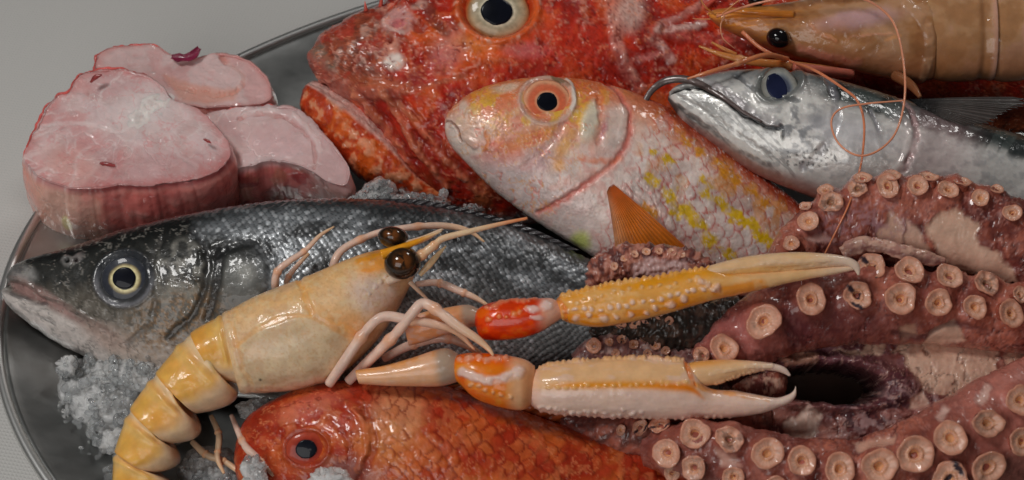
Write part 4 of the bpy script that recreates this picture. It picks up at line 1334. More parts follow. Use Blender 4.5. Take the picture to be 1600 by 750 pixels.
def scrap(name, pts, z, wide, colr, label, cat, curl=0.3, group=None, seed=0, surf=None):
    """a little curled shred of leaf or skin"""
    P2 = curve(pts, 30)
    fl = Flank(pts[0][0], pts[0][1], z, 12)
    t = np.linspace(0, 1, 30)
    X = fl(P2[:, 0], P2[:, 1])
    d = nrm(np.gradient(X, axis=0)); sd = nrm(np.cross(d, fl.n))
    v = np.linspace(-1, 1, 9)
    wd = wide / PXC * (0.35 + 0.65 * np.sin(np.clip(t, 0.04, 0.97) * math.pi)) * (0.7 + 0.6 * vn(t * 5, t * 0 + seed))
    H = 0.05 + curl * (np.abs(v)[None] ** 2 * 0.35 + (t[:, None] ** 3) * 0.5) * wide / PXC
    G = X[:, None] + sd[:, None] * (wd[:, None] * v[None])[..., None] + fl.n * H[..., None]
    k = 30 * 9
    V = np.vstack([G.reshape(-1, 3), (G - fl.n * 0.03).reshape(-1, 3)])
    f = grid_faces(30, 9, closed=False)
    idx = np.arange(k).reshape(30, 9)
    edge = [np.stack([l[:-1], l[1:], l[1:] + k, l[:-1] + k], -1) for l in (idx[0], idx[-1][::-1], idx[:, -1], idx[:, 0][::-1])]
    col = np.tile(colr, (2 * k, 1)) * (0.7 + 0.6 * np.tile(fbm(np.repeat(t, 9) * 6, np.tile(v, 30) * 2, oct=2, seed=seed), 2))[:, None]
    return put(name, V, [f, f[:, ::-1] + k, np.concatenate(edge)], M_SKIN, None, {"Col": col}, label=label, cat=cat, group=group)


scrap("cabbage_scrap", [(268, 91), (284, 93), (300, 91), (313, 80)], 5.35, 9, c(92, 26, 48), "curled purple cabbage scrap lying on the rearmost fish steak", "scrap", 1.2, seed=3)
scrap("skin_scrap", [(142, 130), (150, 122), (160, 119)], 6.85, 4, c(104, 44, 44), "dark red shred at the upper edge of the front fish steak", "scrap", 0.8, "dark shreds on the fish steaks", seed=6)
scrap("skin_scrap", [(156, 256), (168, 258), (180, 261)], 5.72, 4, c(108, 44, 44), "dark red shred in the lower middle of the front fish steak", "scrap", 0.8, "dark shreds on the fish steaks", seed=8)
scrap("skin_scrap", [(58, 262), (66, 266), (74, 267)], 5.55, 3, c(112, 50, 44), "small red shred at the lower left of the front fish steak", "scrap", 0.8, "dark shreds on the fish steaks", seed=10)
scrap("skin_scrap", [(318, 218), (324, 221), (330, 225)], 6.05, 2.5, c(110, 44, 44), "tiny dark red shred near the right edge of the front fish steak", "scrap", 0.8, "dark shreds on the fish steaks", seed=12)

# ------------------------------------------------------------------ langoustine and prawn
M_SHELL = wet("shell", sss=0.35, radius=(1.0, 0.6, 0.35), sss_scale=0.003, rough=0.34, coat=0.7, coat_rough=0.10, fine=(700, 0.10), film=(120, 0.12), var=0.10, var_scale=260)
M_LIMB = wet("limb_shell", sss=0.25, radius=(1.0, 0.6, 0.4), sss_scale=0.002, rough=0.36, coat=0.6, coat_rough=0.12, fine=(800, 0.10), film=(150, 0.08), var=0.08, var_scale=300)
M_CLAW = wet("claw_shell", sss=0.18, radius=(1.0, 0.55, 0.25), sss_scale=0.003, rough=0.30, coat=0.8, coat_rough=0.08, fine=(700, 0.10), film=(120, 0.08), var=0.08, var_scale=240)
M_BLACK = wet("black_eye", sss=0.0, rough=0.12, coat=1.0, coat_rough=0.02, fine=(800, 0.02), film=(80, 0.01), var=0.2)


def limb(name, parent, pts, colr, mat=None, m=12, n=60, tipcol=None, joints=(), flat=1.0, seed=0, jcol=None):
    """pts rows: x, y, z(cm), radius (drawing units)"""
    mat = mat or M_LIMB
    P = curve(pts, n)
    path = np.stack([*at(P[:, 0], P[:, 1], P[:, 2]).T], -1)
    t = np.linspace(0, 1, n)
    r = np.maximum(P[:, 3] * (0.68 if m == 14 else 0.8 if m > 8 else 0.66), 0.35) / PXC
    col = np.tile(colr, (n, 1))
    if tipcol is not None:
        w = ss(0.55, 1.0, t)[:, None]
        col = col * (1 - w) + w * tipcol
    for j in joints:
        r = r * (1 + 0.26 * np.exp(-((t - j) / 0.022) ** 2) - 0.10 * np.exp(-((t - j - 0.035) / 0.015) ** 2))
        w = 0.6 * np.exp(-((t - j) / 0.03) ** 2)[:, None]
        col = col * (1 - w) + w * (c(168, 117, 81) if jcol is None else jcol)
    G = tube3(path, r, m, flat)
    a = np.tile(np.arange(m), n)
    k = np.repeat(col, m, 0) * (0.86 + 0.28 * fbm(np.repeat(t, m) * 12, a * 0.8, oct=3, seed=seed))[:, None]
    V, F = loft(G)
    return put(name, V, F, mat, parent, {"Col": np.vstack([k, k[:1], k[-1:]])})


def shell(name, parent, fl, st, n, mat, paint, mf=90, mb=24, e=0.8, lift=0.0, label=None):
    f = Flank.__new__(Flank)
    f.O = fl.O + fl.n * lift
    f.n = fl.n
    b = Body(f, st, n, mf, mb, e)
    ct = b.coat(c(160, 122, 89))
    paint(ct, b)
    o = b.build(name, ct, mat, parent, label)
    return b, o


def ball(name, parent, pos, n, rx, ry, h, colr, mat, rot=0):
    ex = nrm(RIGHT - n * (n @ RIGHT)); ey = np.cross(n, ex)
    a = math.radians(rot)
    ex, ey = ex * math.cos(a) + ey * math.sin(a), -ex * math.sin(a) + ey * math.cos(a)
    ph = np.linspace(0.02, math.pi - 0.02, 22); th = np.linspace(0, 2 * math.pi, 30, endpoint=False)
    A, T = np.meshgrid(ph, th, indexing='ij')
    G = pos + ex * (rx / PXC * np.sin(A) * np.cos(T))[..., None] + ey * (ry / PXC * np.sin(A) * np.sin(T))[..., None] + n * (h / PXC * np.cos(A))[..., None]
    V, F = loft(G)
    col = colr(A.ravel(), T.ravel()) if callable(colr) else np.tile(colr, (A.size, 1))
    return put(name, V, F, mat, parent, {"Col": np.vstack([col, col[:1], col[-1:]])})


def langoustine():
    fl = Flank(480, 510, 7.1, 38, 1)
    root = empty("langoustine", fl(300, 700) - np.array([0, 0, 1.0]), "cream and orange langoustine with two long claws lying across the sea bass", "langoustine")
    n = fl.n

    # ---- carapace
    def pc(ct, b):
        x, y, q = b.px, b.py, b.q
        f1 = fbm(x / 50, y / 40, oct=4, seed=301); f2 = fbm(x / 10, y / 10, oct=3, seed=302)
        ct.col[:] = c(170, 139, 102)
        ct.mix(ss(0.5, 0.64, f1), c(176, 150, 120), 0.6)
        ct.mix(ss(0.2, 0.8, q), c(172, 134, 85), 0.6)
        ct.mix(ss(0.86, 0.98, q) * ss(430, 500, x), c(178, 125, 49), 0.6)
        side = inpoly(x, y, [(372, 545), (420, 512), (470, 496), (510, 506), (552, 530), (540, 570), (515, 600), (440, 620), (372, 620)], 9)
        ct.mix(side, c(160, 141, 116), 0.85)
        ct.mix(side * ss(0.48, 0.62, f1), c(146, 126, 98), 0.5)
        ct.line([(372, 545), (420, 512), (470, 496), (510, 506), (552, 530)], 3.5, c(172, 127, 72), 0.6, d=-0.021, solid=True)
        ct.line([(470, 440), (480, 462), (492, 492)], 5, c(178, 123, 47), 0.7, d=-0.054, solid=True)
        ct.line([(480, 438), (492, 462), (505, 490), (530, 510), (556, 520)], 6, c(180, 128, 58), 0.5, d=0.018, solid=True)
        ct.blob(545, 505, 42, 16, c(172, 114, 58), 0.6, 25, 0.6)
        ct.blob(520, 470, 36, 30, c(174, 142, 104), 0.6, 0, 0.6)
        ct.blob(588, 462, 36, 30, c(164, 148, 143), 0.75, 20, 0.6)
        ct.blob(600, 405, 36, 20, c(182, 114, 24), 0.8, -30, 0.7)
        ct.line([(600, 395), (580, 404), (560, 412)], 4, c(186, 120, 20), 0.8, d=0.018, solid=True)
        ct.line([(606, 418), (588, 424), (572, 426)], 3, c(182, 111, 20), 0.6)
        for (ax, ay) in ((596, 443), (604, 436), (590, 452), (611, 430), (580, 462)):
            ct.blob(ax, ay, 3.5, 3.5, c(174, 156, 145), 0.6, d=0.04)
        ct.line([(352, 494), (362, 530), (372, 570), (384, 608)], 8, c(176, 150, 116), 0.6, d=0.042, solid=True)
        ct.line([(364, 494), (374, 530), (384, 570), (398, 606)], 4, c(164, 123, 78), 0.6, d=-0.036, solid=True)
        ct.line([(384, 606), (440, 608), (505, 592)], 6, c(168, 146, 125), 0.6, d=0.030, solid=True)
        ct.blob(411, 593, 2, 2, c(60, 50, 40), 0.9)
        ct.mix(ss(0.52, 0.68, fbm(x / 24, y / 18, oct=4, seed=305)), c(150, 118, 92), 0.35)
        ct.mix(ss(0.56, 0.70, fbm(x / 9, y / 9, oct=3, seed=306)), c(186, 168, 136), 0.35)
        ct.mix(ss(0.60, 0.72, fbm(x / 3, y / 3, oct=2, seed=307)), c(150, 110, 70), 0.35)
        ct.d += 0.02 * (f1 - 0.5) + 0.010 * (f2 - 0.5)
    st = [(350, 490, 378, 612, 46), (360, 484, 392, 614, 56), (400, 463, 430, 612, 66), (440, 447, 476, 606, 70), (480, 432, 524, 590, 70), (520, 415, 556, 566, 66), (560, 399, 590, 530, 58), (595, 390, 616, 494, 46), (622, 388, 632, 464, 32), (640, 392, 644, 440, 18), (650, 402, 652, 420, 6)]
    bc, car = shell("carapace", root, fl, st, 190, M_SHELL, pc, mf=130, mb=30, e=0.8)

    # ---- abdomen: overlapping rings with pale side plates
    bo = [(366, 484), (300, 520), (246, 582), (206, 638), (182, 704), (178, 764), (190, 834)]      # back edge where rings meet
    bi = [(388, 606), (342, 592), (288, 642), (248, 686), (222, 734), (214, 788), (226, 838)]      # where the side plates begin
    tips = [(366, 598), (366, 626), (310, 680), (280, 722), (276, 770), (272, 812)]
    ocurve = curve(bo, 241, even=False)
    for i in range(6):
        wd = (54, 56, 53, 49, 45, 40)[i]
        b0, b1, tip = np.array(bi[i], float), np.array(bi[i + 1], float), np.array(tips[i], float)
        mid = (b0 + b1) / 2
        rows = []
        for u in np.linspace(0, 1, 11):
            s_ = (i + u * 1.0 - 0.16 * (1 - u)) * 40
            O_ = np.array([np.interp(max(s_, 0), np.arange(241), ocurve[:, k]) for k in (0, 1)])
            I_ = b0 + (b1 - b0) * u + (tip - mid) * math.sin(math.pi * min(max(u * 0.90 + 0.03, 0), 1)) ** 0.6
            if i == 0:
                O_ = O_ + np.array([0, 0])
            rows.append((*O_, *I_, wd * (0.975 + 0.025 * u)))

        def ps(ct, b, i=i, tip=tip, b1=b1):
            x, y, q, u = b.px, b.py, b.q, b.u
            f1 = fbm(x / 26, y / 26, oct=4, seed=320 + i); f2 = fbm(x / 8, y / 8, oct=3, seed=340 + i)
            ct.col[:] = c(186, 138, 66)
            ct.mix(ss(0.5, 0.66, f1), c(184, 141, 66), 0.6)
            ct.mix(ss(0.5, 0.36, f1), c(180, 124, 46), 0.5)
            ct.mix(ss(-0.15, -0.75, q + 0.35 * (f1 - 0.5)), c(172, 150, 126), 0.85)
            ct.mix(ss(0.38, 0.14, u) * ss(-0.5, 0.1, q), c(174, 156, 131), 0.75)
            ct.mix(np.exp(-((u - 0.42) / 0.10) ** 2) * ss(-0.4, 0.0, q), c(182, 156, 103), 0.45)
            ct.mix(ss(0.93, 0.99, u) * ss(-0.5, 0, q), c(160, 102, 36), 0.5)
            ct.d += 0.05 * np.exp(-((u - 0.36) / 0.06) ** 2) * ss(-0.6, -0.3, q) - 0.05 * np.exp(-((u - 0.24) / 0.06) ** 2) * ss(-0.6, -0.2, q)
            ct.d += -0.08 * ss(0.22, 0.0, u) + 0.015 * ss(0.7, 0.97, u)
            ct.d += 0.05 * blob(x, y, tip[0] - 22, tip[1] - 16, 20, 14, 0, 0.7) - 0.02 * np.exp(-((q + 0.40) / 0.14) ** 2)
            ct.d += 0.012 * (f2 - 0.5) + 0.02 * (f1 - 0.5)
        shell("tail_segment", root, fl, rows, 60, M_SHELL, ps, mf=90, mb=24, e=0.78, lift=-0.03 * i - 0.02)
    # tail fan below the frame of segments
    for (a0, a1, b0, b1) in (((196, 815), (222, 835), (170, 880), (205, 905)), ((205, 822), (236, 838), (215, 900), (255, 895)), ((220, 825), (246, 830), (262, 890), (300, 865))):
        fin("tail_fan", root, fl, [a0, tuple((np.array(a0) + a1) / 2), a1], [b0, tuple((np.array(b0) + b1) / 2 + (0, 8)), b1], 0.4, -0.3, M_SHELL,
            lambda u, v, r_, px, py: np.tile(c(180, 134, 76), (len(u), 1)) * (0.85 + 0.15 * r_)[:, None], rays=5, n=40, m=16)

    # ---- rostrum, eyes, feelers
    zz = lambda px, py, h: float((fl(px, py) + n * h)[2])
    limb("rostrum", root, [(596, 398, zz(596, 398, 1.55), 9), (625, 388, zz(625, 388, 1.55), 7), (655, 376, zz(655, 376, 1.5), 4.5), (690, 361, zz(690, 361, 1.4), 1.5)], c(190, 125, 27), M_CLAW, tipcol=c(176, 148, 120), seed=4)

    def eyecol(A, T):
        k = np.tile(c(26, 18, 12), (len(A), 1))
        w = (ss(0.9, 0.3, A) * ss(0.35, 0.6, fbm(np.cos(T) * 2 + 4, A * 2, oct=2)))[:, None]
        return k * (1 - w) + w * c(78, 44, 20)
    ball("eye", root, fl(631, 416) + n * 1.55, nrm(n + np.array([0.2, 0, 0.2])), 26, 23, 24, eyecol, M_BLACK, 12)
    ball("eye", root, fl(616, 374) + n * 0.9, nrm(n + np.array([0, 0, 0.3])), 22, 15, 18, eyecol, M_BLACK, -8)
    limb("eye_stalk", root, [(606, 440, zz(606, 440, 1.1), 8), (620, 432, zz(620, 432, 1.3), 11), (630, 424, zz(630, 424, 1.35), 13)], c(160, 141, 125), m=14, n=20)
    limb("antenna", root, [(640, 412, zz(640, 412, 1.2), 8), (662, 396, zz(662, 396, 1.3), 8.5), (680, 382, zz(680, 382, 1.3), 7), (694, 372, zz(694, 372, 1.3), 6), (740, 360, zz(740, 360, 1.3), 5), (790, 348, zz(790, 348, 1.25), 3.5), (824, 341, zz(824, 341, 1.2), 2.5)],
         c(172, 146, 118), tipcol=c(180, 111, 72), joints=(0.12, 0.24), seed=6)
    limb("antenna", root, [(628, 384, zz(628, 384, 0.9), 7), (660, 374, zz(660, 374, 1.0), 6), (684, 362, zz(684, 362, 1.0), 3.5), (692, 358, zz(692, 358, 1.0), 1.5)], c(172, 148, 125), seed=7, n=30)
    limb("antenna_scale", root, [(656, 430, zz(656, 430, 0.9), 4), (672, 412, zz(672, 412, 1.0), 6), (686, 396, zz(686, 396, 1.0), 4), (697, 384, zz(697, 384, 1.0), 1.2)], c(174, 148, 114), n=30, flat=0.5)
    limb("antennule", root, [(640, 440, zz(640, 440, 0.9), 4.5), (652, 452, zz(652, 452, 0.8), 4), (670, 470, zz(670, 470, 0.6), 2)], c(168, 144, 125), n=24)

    # ---- walking legs
    leg = c(172, 146, 133)
    L = [
        [(440, 470, 5.6, 8), (430, 448, 6.9, 8.5), (434, 424, 7.5, 8), (452, 408, 7.7, 7), (476, 392, 7.8, 6), (500, 368, 7.9, 4.5), (522, 354, 7.9, 1.8)],
        [(456, 460, 5.6, 6), (448, 440, 6.7, 6.5), (460, 420, 7.1, 5.5), (482, 396, 7.3, 4)],
        [(520, 440, 6.6, 8), (521, 414, 7.4, 9), (534, 391, 7.7, 8.5), (566, 373, 7.8, 7.5), (602, 361, 7.9, 7), (664, 353, 7.9, 7.5), (706, 354, 7.8, 7), (735, 362, 7.7, 5), (757, 378, 7.5, 2)],
        [(514, 600, 6.4, 10), (536, 568, 7.3, 11), (562, 530, 8.0, 11), (586, 502, 8.5, 10), (606, 494, 8.6, 10.5), (640, 500, 8.5, 10), (676, 506, 8.3, 9), (712, 518, 8.0, 7), (742, 546, 7.6, 3)],
        [(544, 596, 6.2, 10), (580, 560, 7.1, 11), (618, 522, 8.0, 11), (644, 490, 8.8, 11), (662, 474, 9.0, 11), (690, 490, 8.9, 10.5), (716, 510, 8.7, 10), (746, 530, 8.4, 8), (764, 546, 8.2, 5), (771, 556, 8.1, 2.5)],
        [(650, 444, 7.6, 6), (684, 442, 7.8, 8), (716, 454, 7.8, 8), (744, 466, 7.7, 6), (768, 481, 7.6, 2.5)],
        [(600, 560, 5.9, 9), (640, 540, 6.6, 10), (690, 528, 6.9, 10), (730, 540, 6.8, 8), (760, 560, 6.6, 5)],
        [(362, 650, 4.3, 5), (372, 674, 4.6, 6.5), (384, 698, 4.8, 8), (402, 716, 4.7, 9), (424, 736, 4.5, 9), (446, 762, 4.2, 8)],
        [(330, 650, 4.0, 5), (342, 680, 3.9, 7), (340, 715, 3.7, 6), (350, 740, 3.5, 3)],
        [(300, 690, 3.6, 6), (322, 710, 3.5, 8), (352, 722, 3.4, 7), (380, 742, 3.3, 5)],
    ]
    for i, p in enumerate(L):
        limb("swimmeret" if i >= 8 else "leg", root, p, leg if i < 8 else c(150, 128, 104), tipcol=c(176, 142, 112), joints=(0.30, 0.62) if i not in (1,) else (0.4,), seed=20 + i, m=14, n=80)

    # ---- claws
    def claw_parts(f, merus, carpus, palm, finger, pm, pcarp, pp, pf):
        cl = empty("claw", ORI[root.name], "", "")
        del cl["label"], cl["category"]
        cl.parent = root
        cl.location = (0, 0, 0)
        ORI[cl.name] = ORI[root.name]
        shell("merus", cl, f, merus, 70, M_CLAW, pm, mf=60, mb=24, e=0.9)
        shell("carpus", cl, f, carpus, 90, M_CLAW, pcarp, mf=80, mb=30, e=0.85, lift=0.08)
        shell("palm", cl, f, palm, 260, M_CLAW, pp, mf=90, mb=30, e=0.85)
        shell("finger", cl, f, finger, 120, M_CLAW, pf, mf=60, mb=24, e=0.9, lift=0.05)

    def beads(ct, pts, count, r, d, colr=None, k=0.8, jit=1.2):
        q = curve(pts, count)
        for (bx, by) in q:
            rr_ = r * rng.uniform(0.75, 1.25)
            ct.blob(bx + rng.normal(0, jit), by + rng.normal(0, jit), rr_ * 1.15, rr_, colr, k, 0, 0.6, d=d * rng.uniform(0.7, 1.2))

    white = c(186, 163, 155)
    # upper claw
    f1_ = Flank(850, 490, 8.3, 40, -6)

    def m1(ct, b):
        ct.col[:] = c(172, 119, 81)
        ct.mix(ss(0.5, 0.65, fbm(b.px / 20, b.py / 12, seed=401)), c(166, 137, 124), 0.7)
        ct.mix(ss(0.72, 0.84, b.u), c(118, 104, 92), 0.85)

    def k1(ct, b):
        x, y = b.px, b.py
        f = fbm(x / 18, y / 14, oct=3, seed=402)
        ct.col[:] = c(166, 48, 4)
        ct.mix(ss(0.52, 0.66, f), c(178, 78, 8), 0.7)
        ct.mix(ss(0.5, 0.38, f), c(146, 30, 6), 0.6)
        ct.mix(ss(835, 862, x), c(186, 148, 128), 0.85)
        beads(ct, [(766, 478), (800, 470), (836, 468)], 9, 4, 0.06, c(184, 120, 87), 0.6)
        beads(ct, [(768, 500), (800, 492), (826, 480)], 6, 3.2, 0.05, c(182, 111, 67), 0.7)
        ct.blob(836, 484, 10, 5, white, 0.8, 10, 0.5, d=0.05)
        ct.blob(856, 478, 10, 8, white, 0.8, 0, 0.5, d=0.06)
        ct.blob(842, 497, 9, 4, white, 0.7, 10, 0.5, d=0.04)

    def p1(ct, b):
        x, y, q = b.px, b.py, b.q
        f = fbm(x / 30, y / 10, oct=3, seed=403); g = fbm(x / 7, y / 7, oct=3, seed=405)
        ct.col[:] = c(190, 135, 64)
        ct.mix(ss(0.25, 0.7, q), c(192, 128, 32), 0.8)
        ct.mix(ss(-0.25, -0.5, q) * ss(1130, 1060, x), c(192, 117, 13), 0.9)
        ct.mix(ss(-0.82, -0.96, q) * ss(1130, 1060, x), c(190, 139, 87), 0.7)
        ct.mix(ss(0.5, 0.64, f), c(190, 148, 93), 0.6)
        ct.mix(ss(1090, 1190, x + 40 * (f - 0.5)), c(190, 152, 108), 0.95)
        ct.mix(ss(1240, 1330, x), c(190, 165, 145), 0.8)
        ct.line([(1000, 444), (1040, 434), (1100, 424), (1140, 424)], 7, c(194, 128, 19), 0.8)
        ct.line([(1120, 458), (1160, 452), (1190, 446)], 8, c(190, 113, 13), 0.8)
        # ridge of pale beads along the middle and teeth along the edge
        beads(ct, [(886, 487), (930, 484), (980, 478), (1040, 466), (1100, 452)], 17, 3.4, 0.06, white, 0.75)
        beads(ct, [(900, 498), (950, 497), (1010, 486), (1070, 470)], 9, 3.6, 0.07, white, 0.7, 2.5)
        beads(ct, [(900, 470), (960, 458), (1030, 446), (1090, 436)], 14, 3.0, 0.06, c(192, 152, 106), 0.7, 2.5)
        beads(ct, [(880, 462), (936, 447), (1000, 436), (1060, 427), (1107, 418)], 24, 3.0, 0.10, c(190, 146, 93), 0.6, 0.8)
        beads(ct, [(1095, 440), (1110, 446), (1118, 456), (1126, 448)], 7, 4, 0.08, c(188, 154, 135), 0.7, 1.5)
        ct.blob(875, 480, 8, 12, c(176, 104, 58), 0.6, 0, 0.6)
        ct.line([(872, 466), (884, 482), (886, 500)], 3, c(178, 102, 38), 0.8, d=-0.07)
        ct.d += 0.03 * (f - 0.5) + 0.012 * (g - 0.5)

    def fg1(ct, b):
        x, y, q = b.px, b.py, b.q
        f = fbm(x / 30, y / 8, oct=3, seed=406)
        ct.col[:] = c(190, 154, 114)
        ct.mix(ss(0.5, 0.64, f), c(190, 159, 128), 0.5)
        ct.mix(ss(1250, 1335, x), c(186, 165, 151), 0.85)
        ct.mix(ss(-0.1, -0.5, q) * ss(1280, 1180, x), c(192, 139, 62), 0.6)
        ct.line([(1180, 414), (1240, 408), (1300, 408)], 3, c(192, 163, 135), 0.5, d=0.03)
        ct.line([(1150, 424), (1220, 418), (1290, 416)], 2.5, None, d=-0.03)
    claw_parts(f1_,
               [(632, 498, 640, 540, 14), (660, 488, 664, 534, 20), (700, 480, 706, 520, 20), (730, 476, 736, 512, 18), (748, 482, 752, 508, 14)],
               [(740, 494, 744, 512, 8), (748, 482, 752, 528, 20), (770, 472, 776, 532, 28), (806, 468, 816, 528, 30), (840, 466, 846, 518, 28), (862, 466, 868, 504, 22), (876, 474, 880, 496, 12)],
               [(866, 476, 872, 490, 8), (874, 462, 882, 502, 18), (900, 453, 906, 508, 24), (936, 445, 940, 511, 27), (1000, 435, 1002, 500, 28), (1060, 426, 1064, 484, 26), (1104, 418, 1112, 470, 24), (1140, 424, 1148, 462, 20), (1180, 424, 1184, 454, 16), (1250, 420, 1254, 438, 11), (1305, 416, 1308, 428, 7), (1334, 414, 1335, 422, 3)],
               [(1098, 422, 1100, 438, 10), (1112, 414, 1116, 436, 15), (1170, 400, 1174, 430, 16), (1236, 394, 1238, 424, 15), (1290, 396, 1290, 418, 11), (1322, 401, 1320, 416, 8), (1338, 408, 1332, 420, 5.5), (1344, 418, 1336, 424, 3.5), (1343, 430, 1340, 430, 1)],
               m1, k1, p1, fg1)
    # lower claw
    f2_ = Flank(850, 605, 7.0, 40, -3)

    def m2(ct, b):
        x, y = b.px, b.py
        ct.col[:] = c(176, 133, 100)
        ct.mix(ss(0.3, 0.9, b.q), c(180, 117, 50), 0.7)
        ct.mix(ss(0.5, 0.65, fbm(x / 18, y / 12, seed=411)), c(180, 143, 118), 0.6)
        ct.mix(ss(0.74, 0.84, b.u), c(118, 104, 92), 0.85)

    def k2(ct, b):
        x, y, q = b.px, b.py, b.q
        f = fbm(x / 16, y / 14, oct=3, seed=412)
        ct.col[:] = c(184, 96, 13)
        ct.mix(ss(0.52, 0.66, f), c(188, 122, 42), 0.6)
        ct.mix(ss(0.40, 0.75, q + 0.2 * (f - 0.5)), c(176, 70, 6), 0.85)
        ct.mix(ss(785, 812, x), c(184, 146, 112), 0.8)
        ct.line([(726, 580), (750, 590), (778, 592), (806, 582)], 7, white, 0.85, d=0.06)
        ct.line([(722, 592), (740, 612), (770, 628)], 5, c(178, 66, 6), 0.7)
        beads(ct, [(720, 562), (750, 560), (790, 560)], 8, 4, 0.07, c(186, 139, 116), 0.6)
        beads(ct, [(738, 600), (770, 612), (800, 620)], 6, 3.4, 0.05, c(188, 148, 116), 0.6)
        ct.blob(812, 580, 9, 9, white, 0.7, 0, 0.5, d=0.06)
        ct.mix(ss(812, 822, x) * ss(570, 590, y), c(150, 96, 60), 0.7)

    def p2(ct, b):
        x, y, q = b.px, b.py, b.q
        f = fbm(x / 34, y / 10, oct=3, seed=413); g = fbm(x / 7, y / 7, oct=3, seed=415)
        ct.col[:] = c(182, 154, 139)
        ct.mix(ss(-0.15, 0.2, q) * ss(1120, 1060, x), c(190, 148, 100), 0.85)
        ct.mix(ss(0.5, 0.66, f), c(186, 159, 147), 0.5)
        band = np.exp(-((q - 0.10 - 0.0002 * (1000 - x)) / 0.13) ** 2)
        ct.mix(band * ss(840, 900, x) * ss(1105, 1075, x), c(192, 120, 9), 0.95)
        ct.mix(band * ss(980, 1070, x) * ss(1105, 1085, x), c(188, 89, 5), 0.6)
        ct.line([(1084, 600), (1110, 609), (1150, 616), (1200, 624)], 4, c(190, 120, 38), 0.7)
        ct.line([(1074, 566), (1078, 585), (1082, 602)], 4, c(190, 96, 19), 0.85, d=-0.06)
        ct.mix(ss(1150, 1235, x), c(188, 167, 155), 0.8)
        beads(ct, [(860, 606), (920, 602), (1000, 600), (1070, 598)], 18, 2.6, 0.035, c(194, 148, 87), 0.6)
        beads(ct, [(842, 572), (902, 562), (980, 557), (1070, 561)], 30, 3.0, 0.10, c(188, 141, 93), 0.6, 0.7)
        beads(ct, [(824, 634), (860, 646), (957, 652), (1064, 654), (1140, 652)], 27, 2.2, 0.05, c(178, 139, 120), 0.5, 0.7)
        beads(ct, [(840, 636), (900, 644), (1000, 646)], 20, 3, 0.05, white, 0.5, 3)
        ct.blob(835, 600, 10, 30, c(174, 137, 120), 0.5, 0, 0.6)
        ct.line([(826, 580), (822, 606), (824, 634)], 4, c(156, 89, 48), 0.7, d=-0.07)
        ct.d += 0.03 * (f - 0.5) + 0.012 * (g - 0.5)

    def fg2(ct, b):
        x, y, q = b.px, b.py, b.q
        f = fbm(x / 26, y / 8, oct=3, seed=416)
        ct.col[:] = c(190, 152, 112)
        ct.mix(ss(0.3, 0.8, q) * ss(1170, 1100, x), c(192, 124, 32), 0.7)
        ct.mix(ss(1150, 1226, x), c(190, 169, 159), 0.9)
        ct.line([(1110, 584), (1160, 574), (1205, 572)], 3, c(192, 163, 135), 0.5, d=0.03)
        beads(ct, [(1120, 600), (1150, 588), (1190, 579)], 14, 2.2, 0.05, c(190, 148, 116), 0.6, 0.6)
    claw_parts(f2_,
               [(556, 578, 562, 600, 12), (596, 572, 604, 603, 18), (640, 560, 648, 604, 24), (676, 548, 684, 604, 26), (698, 544, 706, 600, 25), (716, 552, 720, 594, 18)],
               [(704, 568, 708, 590, 10), (712, 556, 720, 602, 22), (735, 551, 742, 622, 32), (765, 552, 772, 634, 36), (798, 556, 806, 641, 35), (822, 562, 824, 638, 30), (836, 572, 836, 626, 18)],
               [(816, 598, 818, 616, 8), (826, 585, 829, 632, 20), (842, 575, 846, 643, 29), (870, 567, 874, 648, 34), (902, 563, 906, 650, 36), (980, 558, 984, 653, 37), (1050, 560, 1056, 655, 35), (1078, 568, 1084, 655, 32), (1106, 604, 1112, 654, 24), (1150, 610, 1150, 652, 19), (1190, 618, 1190, 646, 14), (1214, 621, 1216, 637, 10), (1232, 616, 1236, 628, 7), (1240, 610, 1244, 618, 4), (1243, 603, 1244, 606, 1)],
               [(1070, 570, 1074, 602, 14), (1084, 565, 1090, 604, 20), (1116, 562, 1122, 600, 20), (1150, 562, 1156, 588, 16), (1190, 565, 1190, 579, 11), (1214, 569, 1210, 580, 8), (1228, 575, 1222, 583, 5.5), (1236, 586, 1233, 588, 1)],
               m2, k2, p2, fg2)
    return root


